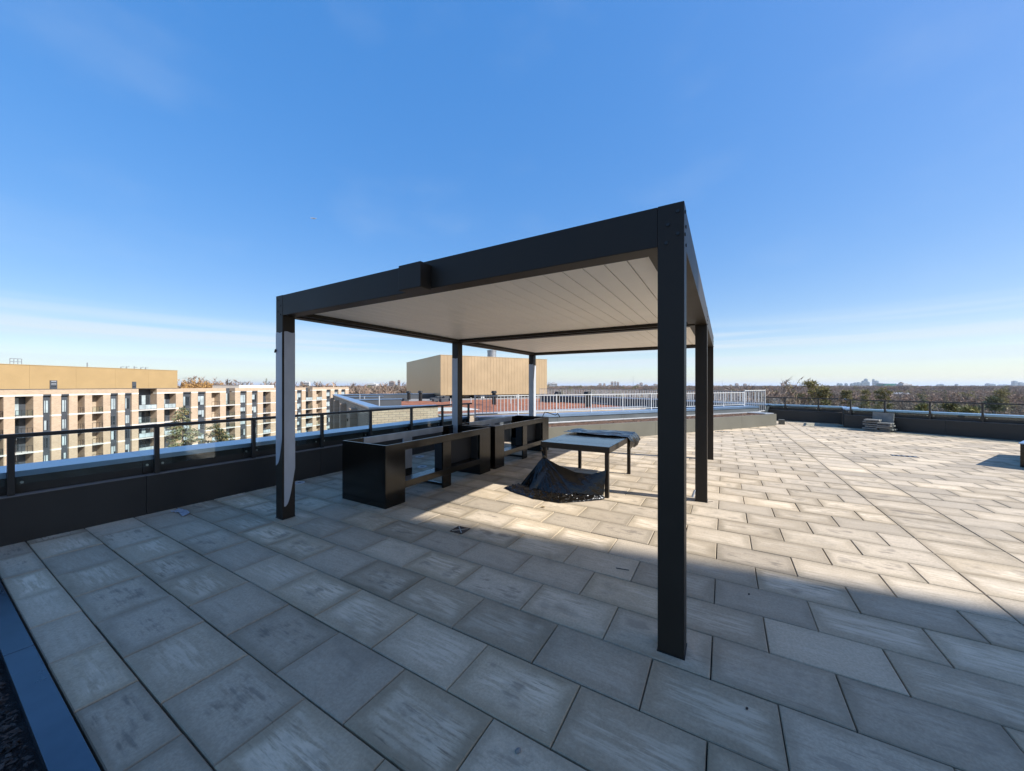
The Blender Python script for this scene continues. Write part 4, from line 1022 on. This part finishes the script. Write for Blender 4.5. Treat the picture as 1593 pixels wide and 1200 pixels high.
def tree_obj(name, tr, cr, mcr, loc, label, cat='tree', group=None, s=1., rz=0, extra=None):
    t = thing(name, loc, label, cat, group)
    def ch(nm, me):
        o = bpy.data.objects.new(nm, me); C.objects.link(o); o.parent = t
    ch('trunk', tr.mesh('trunk', M_BARK) if isinstance(tr, MB) else tr); ch('crown', cr.mesh('crown', mcr) if isinstance(cr, MB) else cr)
    if extra is not None: ch('cones', extra.mesh('cones', M_CONE))
    t.scale = (s, s, s); t.rotation_euler.z = rz; return t
# two conifers in front of the apartment block
f = 44; x, y = at(284, f); tr, cr, cn = spruce(2, zy(631, f) - GZ, 4.3, 120, .3)
tree_obj('spruce_tree', tr, cr, M_NEEDLE, (x, y, GZ), 'tall cone laden spruce in front of the apartment block', extra=cn)
f = 47; x, y = at(336, f); tr, cr, cn = spruce(6, zy(655, f) - GZ, 6.2, 120, .08)
tree_obj('spruce_tree', tr, cr, M_NEEDLE, (x, y, GZ), 'broader lower conifer right of the tall spruce, in front of the apartment block', extra=cn)
# variants of bare trees
V = []
for i in range(5):
    tr, cr = bare_tree(30 + i, 13 + i % 3, .6, 2600, .062, 1.0); V.append((tr.mesh('trunk', M_BARK), cr.mesh('crown', M_TWIG if i % 2 == 0 else M_TWIG2), 13 + i % 3))
V2 = []
for i in range(4):
    tr, cr = bare_tree(60 + i, 13, .65, 2400, .15, 1.15); V2.append((tr.mesh('trunk', M_BARK), cr.mesh('crown', M_TWIG if i % 2 == 0 else M_TWIG2), 13))
rt2 = random.Random(77)
def bare_at(px, f, ytop, label, group):
    v = rt2.choice(V if f < 130 else V2); x, y = at(px, f); h_ = zy(ytop, f) - GZ
    return tree_obj('bare_tree', v[0], v[1], None, (x, y, GZ), label, 'tree', group, h_ / v[2] * .93, rt2.uniform(0, 6.28))
# skyline trees behind the apartment block
tw_, cw_ = bare_tree(51, 16, .8, 5200, .15, 1.1, .5)
for px, yt in ((297, 590), (318, 592), (334, 595)):
    x, y = at(px, 215); v = tree_obj('golden_willow', tw_, cw_, M_WILLOW, (x, y, GZ), 'golden orange willow crown above the apartment block roof', 'tree', 'golden willows behind the apartment block', (zy(yt, 215) - GZ) / 16, rt2.uniform(0, 6))
for px, yt in ((286, 588), (305, 587), (325, 588), (343, 589), (356, 590), (368, 593), (378, 595), (392, 595), (402, 593), (424, 596), (436, 597), (450, 599)):
    bare_at(px, 250, yt, 'bare brown tree on the skyline behind the apartment block', 'bare trees behind the apartment block')
for k, (px, yt, f) in enumerate(((415, 588, 240), (322, 590, 230))):
    tr, cr, cn = spruce(60 + k, zy(yt, f) - GZ, 4.5, 60, .3, False); x, y = at(px, f)
    tree_obj('spruce_tree', tr, cr, M_NEEDLE, (x, y, GZ), ('dark pointed spruce on the skyline beside the front left post', 'dark spruce among the golden willows on the skyline')[k])
for px in range(466, 632, 8):
    bare_at(px + rt2.uniform(-3, 3), rt2.uniform(150, 230), rt2.choice((597, 599, 600, 596)), 'bare reddish brown tree between the apartment block and the mechanical box', 'bare trees left of the mechanical box')
# the wood to the right: nearest trees as individuals
for px, f, yt in ((1158, 96, 597), (1168, 92, 595), (1178, 85, 594), (1190, 88, 593.5), (1201, 84, 594), (1212, 90, 593), (1222, 86, 595), (1234, 92, 597), (1246, 95, 601), (1258, 80, 606)):
    bare_at(px, f, yt, 'bare tree whose crown tops the skyline right of the pergola', 'bare trees right of the pergola')
for i in range(46):
    px = 1196 + i * 9.2 + rt2.uniform(-4, 4); f = rt2.uniform(48, 100)
    bare_at(px, f, 600 + (1.64 + rt2.uniform(3.0, 5.6)) * FPX / f * .92, 'bare brown tree just beyond the glass railing on the right', 'bare trees beyond the right railing')
for k, (px, f, yt, kind, rm, lab) in enumerate((
    (1264, 84, 594.5, 'pine', 2.5, 'big green pine standing out against the skyline right of the pergola'),
    (1284, 78, 607, 'olive', 1.7, 'yellow green conifer just right of the big pine'),
    (1229, 120, 600, 'pine', 1.8, 'small pine on the skyline left of the big pine'),
    (1373, 110, 604, 'olive', 2.0, 'olive coloured conifer rising below the distant office towers'),
    (1437, 165, 605, 'spruce', 3.8, 'dark spruce standing left of the white dome'),
    (1435, 95, 615, 'spruce', 2.0, 'small dark spruce above the right railing, below the far spruce'),
    (1470, 175, 606, 'spruce', 3.2, 'thin dark spruce just before the white dome'),
    (1542, 74, 618, 'dark', 1.5, 'round very dark evergreen above the right railing'),
    (1436, 58, 634, 'olive', 1.6, 'green shrub like conifer seen through the railing glass under the dome'),
    (1510, 56, 634, 'olive', 1.5, 'bushy green conifer seen through the glass right of the dome'),
    (1478, 62, 630, 'olive', 1.3, 'small green conifer seen through the glass near a rail post'),
    (1318, 130, 607, 'olive', 1.9, 'olive evergreen clump below the left part of the distant skyline'),
    (1345, 150, 607.5, 'olive', 1.9, 'olive evergreen clump right under the distant tall towers'),
    (1558, 140, 607, 'pine', 3.0, 'dull pine near the right edge of the wood'))):
    x, y = at(px, f); H_ = zy(yt, f) - GZ
    if kind == 'spruce': tr, cr, cn = spruce(80 + k, H_, rm, 60, .3, False); m_ = M_NEEDLE
    else: tr, cr = pine(80 + k, H_, rm, 46, 90, .30, (.25, .6)); m_ = M_NEEDLE if kind == 'dark' else M_NEEDLE2
    tree_obj({'spruce': 'spruce_tree', 'pine': 'pine_tree', 'olive': 'pine_tree', 'dark': 'evergreen_tree'}[kind], tr, cr, m_, (x, y, GZ), lab)

# the wood that reads as one mass: instances on points
src = []
for i in range(4):
    mb = MB()
    for q in bare_tree(130 + i, 13, .65, 2000, .13, 1.1):
        n = len(mb.v); mb.v += q.v; mb.f += [tuple(n + k for k in p) for p in q.f]
    me = mb.mesh('wood_source', M_TWIG if i % 2 == 0 else M_TWIG2); src.append(bpy.data.objects.new('wood_source', me))
tr, cr = pine(99, 13, 3.4, 36, 60, .3, (.4, .9)); mb = MB()
for q in (tr, cr): n = len(mb.v); mb.v += q.v; mb.f += [tuple(n + i for i in p) for p in q.f]
src.append(bpy.data.objects.new('wood_source', mb.mesh('wood_source', M_NEEDLE2)))
rw = random.Random(5); pts = []; scl = []; idx = []
def clear(x, y):
    q = Vector((x, y, 0))
    a = (q - FA).dot(fn); b_ = (q - FA).dot(fu)
    if -24 < a < 75 and -80 < b_ < U1 + 8: return False
    s = (q - K).dot(dF); v = (q - K).dot(dL)
    if -12 < s < 48 and -14 < v < 46: return False
    return True
def scatter(n, f0, f1, r0, r1, sc0, sc1, ever=.05):
    k = 0
    while k < n:
        f = f0 * (f1 / f0) ** rw.random() if f1 > 400 else math.sqrt(rw.uniform(f0 * f0, f1 * f1)); r = rw.uniform(r0, r1); k += 1
        x, y = cw(r * f, f)
        if not clear(x, y): continue
        if r < .45 and f < 95: continue
        pts.append((x, y, GZ)); scl.append(rw.uniform(sc0, sc1)); idx.append(4 if rw.random() < ever else rw.randrange(4))
scatter(2200, 50, 240, -1.6, 2.2, .68, .92, .015)
scatter(7000, 200, 800, -1.6, 1.9, .75, 1.1, .06)
scatter(9000, 700, 3600, -1.5, 1.6, .9, 1.5, .08)
me = bpy.data.meshes.new('bare_wood'); me.from_pydata(pts, [], [])
for nm, tp, dat in (('sc', 'FLOAT', scl), ('ix', 'INT', idx)):
    a = me.attributes.new(nm, tp, 'POINT'); a.data.foreach_set('value', dat)
fo = bpy.data.objects.new('bare_wood', me); C.objects.link(fo); tag(fo, kind='stuff')
ng = bpy.data.node_groups.new('wood', 'GeometryNodeTree')
ng.interface.new_socket('Geometry', in_out='INPUT', socket_type='NodeSocketGeometry'); ng.interface.new_socket('Geometry', in_out='OUTPUT', socket_type='NodeSocketGeometry')
gi = ng.nodes.new('NodeGroupInput'); go = ng.nodes.new('NodeGroupOutput'); gtoi = ng.nodes.new('GeometryNodeGeometryToInstance')
for o in reversed(src):
    oi = ng.nodes.new('GeometryNodeObjectInfo'); oi.inputs['Object'].default_value = o; oi.inputs['As Instance'].default_value = True
    ng.links.new(oi.outputs['Geometry'], gtoi.inputs[0])
iop = ng.nodes.new('GeometryNodeInstanceOnPoints'); iop.inputs['Pick Instance'].default_value = True
def named(nm, tp):
    q = ng.nodes.new('GeometryNodeInputNamedAttribute'); q.data_type = tp; q.inputs['Name'].default_value = nm; return q.outputs['Attribute']
ng.links.new(gi.outputs[0], iop.inputs['Points'])
jn = ng.nodes.new('GeometryNodeJoinGeometry')
ng.nodes.remove(gtoi)
for o in reversed(src):
    for q in ng.nodes:
        if q.type == 'OBJECT_INFO' and q.inputs['Object'].default_value == o: ng.links.new(q.outputs['Geometry'], jn.inputs[0])
ng.links.new(jn.outputs[0], iop.inputs['Instance'])
ng.links.new(named('ix', 'INT'), iop.inputs['Instance Index'])
ng.links.new(named('sc', 'FLOAT'), iop.inputs['Scale'])
rv_ = ng.nodes.new('FunctionNodeRandomValue'); rv_.data_type = 'FLOAT_VECTOR'; rv_.inputs[1].default_value = (.06, .06, 6.28)
ng.links.new(rv_.outputs[0], iop.inputs['Rotation']); ng.links.new(iop.outputs[0], go.inputs[0])
fo.modifiers.new('wood', 'NODES').node_group = ng

# ---------------------------------------------------------------- the city on the horizon
def block(px0, px1, yt, f, m, label, group=None, steps=0, name='tower_block', cat='tower', yb=None, depth=None):
    a = Vector((*at(px0, f), 0)); b_ = Vector((*at(px1, f), 0)); u = b_ - a; wd = u.length; fr = Frame((a.x, a.y), (u.x, u.y), (-u.y, u.x)); dp = depth or min(wd, 40) * .8
    zt = zy(yt, f); t = thing(name, (a.x, a.y, GZ), label, cat, group)
    MB().obox(fr, 0, wd, 0, dp, GZ, zt).build('wall', m, t)
    MB().obox(fr, wd * .25, wd * .7, dp * .2, dp * .8, zt + .01, zt + max(2.5, f * .0012)).build('roof_plant', m, t)
    nfl = int((zt - GZ) / (f * .0045)) if f > 900 else int((zt - GZ) / 3.2)
    mb = MB()
    for i in range(1, min(nfl, 18)):
        z = zt - i * (zt - GZ) / nfl; mb.obox(fr, wd * .04, wd * .96, -.25, -.02, z - .3 * (zt - GZ) / nfl, z + .2 * (zt - GZ) / nfl)
    if mb.v: mb.build('window_band', M_PANE, t)
    return t
far = [(932, 936, 597), (939, 942, 597), (951, 954.5, 594.3), (956, 958.5, 594), (960, 963, 594.8), (996, 1000, 596), (991, 995, 598.5), (1003, 1008, 599), (1018, 1023, 598), (1136, 1139, 599), (1145, 1149, 597), (1158, 1162, 597.5), (1217, 1221, 596.3), (1235, 1240, 599.5)]
for p0, p1, yt in far: block(p0, p1, yt, 3300, M_CITYB, 'distant brown apartment tower on the horizon beside the pergola posts', 'distant towers behind the pergola')
sk = [(1304, 1307.5, 597), (1308, 1311, 597.3), (1316, 1319, 597), (1325, 1329, 597.3), (1330, 1334, 596), (1335, 1340, 595.5), (1341, 1345, 596), (1343, 1347, 593), (1346.5, 1350, 590), (1350, 1353, 594.5)]
for p0, p1, yt in sk: block(p0, p1, yt, 4200, M_CITYG, 'bluish glass tower in the distant downtown cluster', 'glass towers of the distant downtown')
block(1358.5, 1360.8, 590.5, 4200, M_CITYG, 'very slender tower standing alone in the distant downtown')
block(1363.3, 1367, 593, 4200, M_CITYG, 'square topped tower just right of the slender downtown tower')
block(1369, 1378, 597, 2600, M_CITYG, 'broad grey office tower at the right end of the distant downtown')
t = block(1376, 1406, 598, 1500, M_TEAL, 'long slab building with a green glazed top left of the white end block', name='slab_building', cat='building')
block(1405, 1419, 597.6, 1400, M_CHALK, 'pale concrete end block beside the green glazed building', name='slab_building', cat='building')
block(1401.5, 1406, 595.6, 1450, M_CITYB, 'dark lift tower between the green glazed building and its pale end', name='lift_tower')
for p0, p1, yt in ((1460, 1464, 598.7), (1464, 1469, 598.2), (1488, 1491, 598), (1513, 1521, 600), (1537, 1542, 597.2), (1542, 1549, 597.8), (1556, 1562, 599.3), (1562, 1571, 599), (1576, 1580, 598.5)):
    block(p0, p1, yt, 4600, M_CITYG, 'faint blue tower on the far horizon at the right', 'faint towers at the right')
block(1578.5, 1583.5, 593.3, 4300, M_CITYG, 'tallest blue tower on the far horizon near the right edge')
block(1587, 1594, 595.5, 4300, M_CITYG, 'wide blue tower cut by the right edge on the far horizon')
for p0, p1, yt, lab in ((848, 852, 597, 'narrow pale tower touching the mechanical box'), (852.5, 856.5, 596, 'second pale tower beside the mechanical box'), (857.5, 867, 596, 'broad white tower right of the mechanical box')):
    block(p0, p1, yt, 1500, M_CHALK, lab)
for i, (p0, p1, yt) in enumerate(((928, 935, 600.5), (937.5, 943, 600), (946, 954, 600), (958, 966, 601), (968, 976, 601), (976, 983, 601), (992, 1000, 601), (1003, 1010, 601), (1012, 1020, 602))):
    block(p0, p1, yt, 1300, M_CITYB, 'brown mid rise flats in the wood left of the nearest post', 'brown mid rise flats', name='mid_rise', cat='building')
for p0, p1, yt in ((867, 875, 601), (879, 888, 601.5), (890, 897, 600.6), (899, 910, 601), (912, 925, 600.3), (1096, 1108, 601), (1110, 1118, 600), (1126, 1134, 600.4), (1282, 1290, 600.5), (1291, 1297, 601), (1298, 1303, 600.5)):
    block(p0, p1, yt, 2400, M_CHALK, 'low pale building strung along the horizon', 'pale buildings on the horizon', name='low_building', cat='building')
for p0, p1, yt, lab in ((467, 470, 594.5, 'narrow brown tower on the left horizon'), (471.5, 476, 594, 'middle pale tower on the left horizon'), (476.5, 481, 594.6, 'right pale tower of three on the left horizon'), (571, 585, 597, 'wide pale building above the bare trees'), (605, 613, 593.6, 'grey tower left of the mechanical box'), (618.5, 622, 592.3, 'tall thin grey tower just left of the mechanical box')):
    block(p0, p1, yt, 1500, M_CHALK if 'pale' in lab else M_CITYB, lab)
for px, yt, lab in ((985, 584.5, 'thin lattice mast on the horizon left of the nearest post'), (1123.5, 591.5, 'thin mast on the horizon right of the pergola')):
    f = 2300; x, y = at(px, f); tag(MB().tube((x, y, GZ), (x, y, zy(yt, f)), 1.3, .7, 4).build('radio_mast', M_GREY, None, o=(x, y, GZ)), lab, 'mast')
for px, yt in ((1456, 600.5), (1474, 600.3), (1482, 601), (1495, 600.5)):
    f = 1800; x, y = at(px, f); mb = MB().tube((x, y, GZ), (x, y, zy(yt, f)), 1.2, .6, 4); z = zy(yt, f)
    for q in (3, 8): mb.box(x - 5, x + 5, y - .4, y + .4, z - q - .5, z - q)
    tag(mb.build('power_pylon', M_GREY, None, o=(x, y, GZ)), 'thin grey power pylon in the far woods above the white dome', 'pylon', 'power pylons')
# white dome and some pale roofs among the trees
f = 330; x, y = at(1484, f); mb = MB(); n = 24; zb = zy(620.5, f); rd = 10.2; hh = zy(614.3, f) - zb
rings = 6
for k in range(rings):
    a = math.pi / 2 * k / rings
    for i in range(n): mb.v.append((x + rd * math.cos(a) * math.cos(6.2832 * i / n), y + rd * math.cos(a) * math.sin(6.2832 * i / n), zb + hh * math.sin(a)))
for k in range(rings - 1):
    for i in range(n): j = (i + 1) % n; mb.f.append((k * n + i, k * n + j, (k + 1) * n + j, (k + 1) * n + i))
mb.v.append((x, y, zb + hh))
for i in range(n): mb.f.append(((rings - 1) * n + i, (rings - 1) * n + (i + 1) % n, rings * n))
t = thing('sports_dome', (x, y, GZ), 'white domed roof among the bare trees on the right', 'dome')
mb.build('shell', M_WHITE, t, smooth=True); MB().tube((x, y, GZ), (x, y, zb), rd, rd, 24).build('wall', M_CHALK, t)
for px, yt, f, wd, lab in ((1398, 611, 300, 9, 'pale house roof among the trees below the green glazed building'), (1411, 611.5, 320, 4, 'small white gable beside the pale house roof'), (1424, 616, 280, 5, 'low pink grey roof among the trees right of the white gable')):
    x, y = at(px, f); zt = zy(yt, f); a = YAW; fr = Frame((x, y), (math.cos(a), math.sin(a)), (-math.sin(a), math.cos(a)))
    t = thing('house', (x, y, GZ), lab, 'house')
    MB().obox(fr, -wd, wd, 0, wd * 1.2, GZ, zt - 2).build('wall', M_CHALK, t)
    m_ = MB(); P = fr.p
    m_.quad(P(-wd - .4, -.4, zt - 2), P(wd + .4, -.4, zt - 2), P(wd, wd * .6, zt), P(-wd, wd * .6, zt)); m_.quad(P(wd + .4, wd * 1.2 + .4, zt - 2), P(-wd - .4, wd * 1.2 + .4, zt - 2), P(-wd, wd * .6, zt), P(wd, wd * .6, zt))
    m_.build('roof', M_PALE, t)

# ---------------------------------------------------------------- airliner high in the sky
f = 3000; x, y = at(488.5, f); z = zy(340, f)
t = thing('airliner', (x, y, z), 'tiny white airliner in the blue sky above the left end of the pergola', 'aircraft')
fa = Frame((x, y), (math.cos(YAW), math.sin(YAW)), (-math.sin(YAW), math.cos(YAW)))
MB().tube(fa.p(-20, 0, z + .6), fa.p(16, 0, z), 2.6, 2.6, 10).tube(fa.p(16, 0, z), fa.p(23, 0, z - .4), 2.6, .5, 10).tube(fa.p(-20, 0, z + .6), fa.p(-28, 0, z + 2), 2.6, .5, 10).build('fuselage', M_WHITE, t)
for s in (-1, 1):
    m_ = MB(); m_.hexa([fa.p(5, s * 2, z - 1.4), fa.p(-3, s * 2, z - 1.4), fa.p(-9, s * 19, z), fa.p(-6, s * 19, z)], [fa.p(5, s * 2, z - .6), fa.p(-3, s * 2, z - .6), fa.p(-9, s * 19, z + .4), fa.p(-6, s * 19, z + .4)]); m_.build('wing', M_WHITE, t)
m_ = MB(); m_.hexa([fa.p(-20, -.3, z + 2.5), fa.p(-27, -.3, z + 2.5), fa.p(-27, .3, z + 2.5), fa.p(-20, .3, z + 2.5)], [fa.p(-26, -.2, z + 9), fa.p(-30, -.2, z + 9), fa.p(-30, .2, z + 9), fa.p(-26, .2, z + 9)]); m_.build('tail_fin', M_WHITE, t)

for o in bpy.data.objects:
    if '_o' in o: del o['_o']
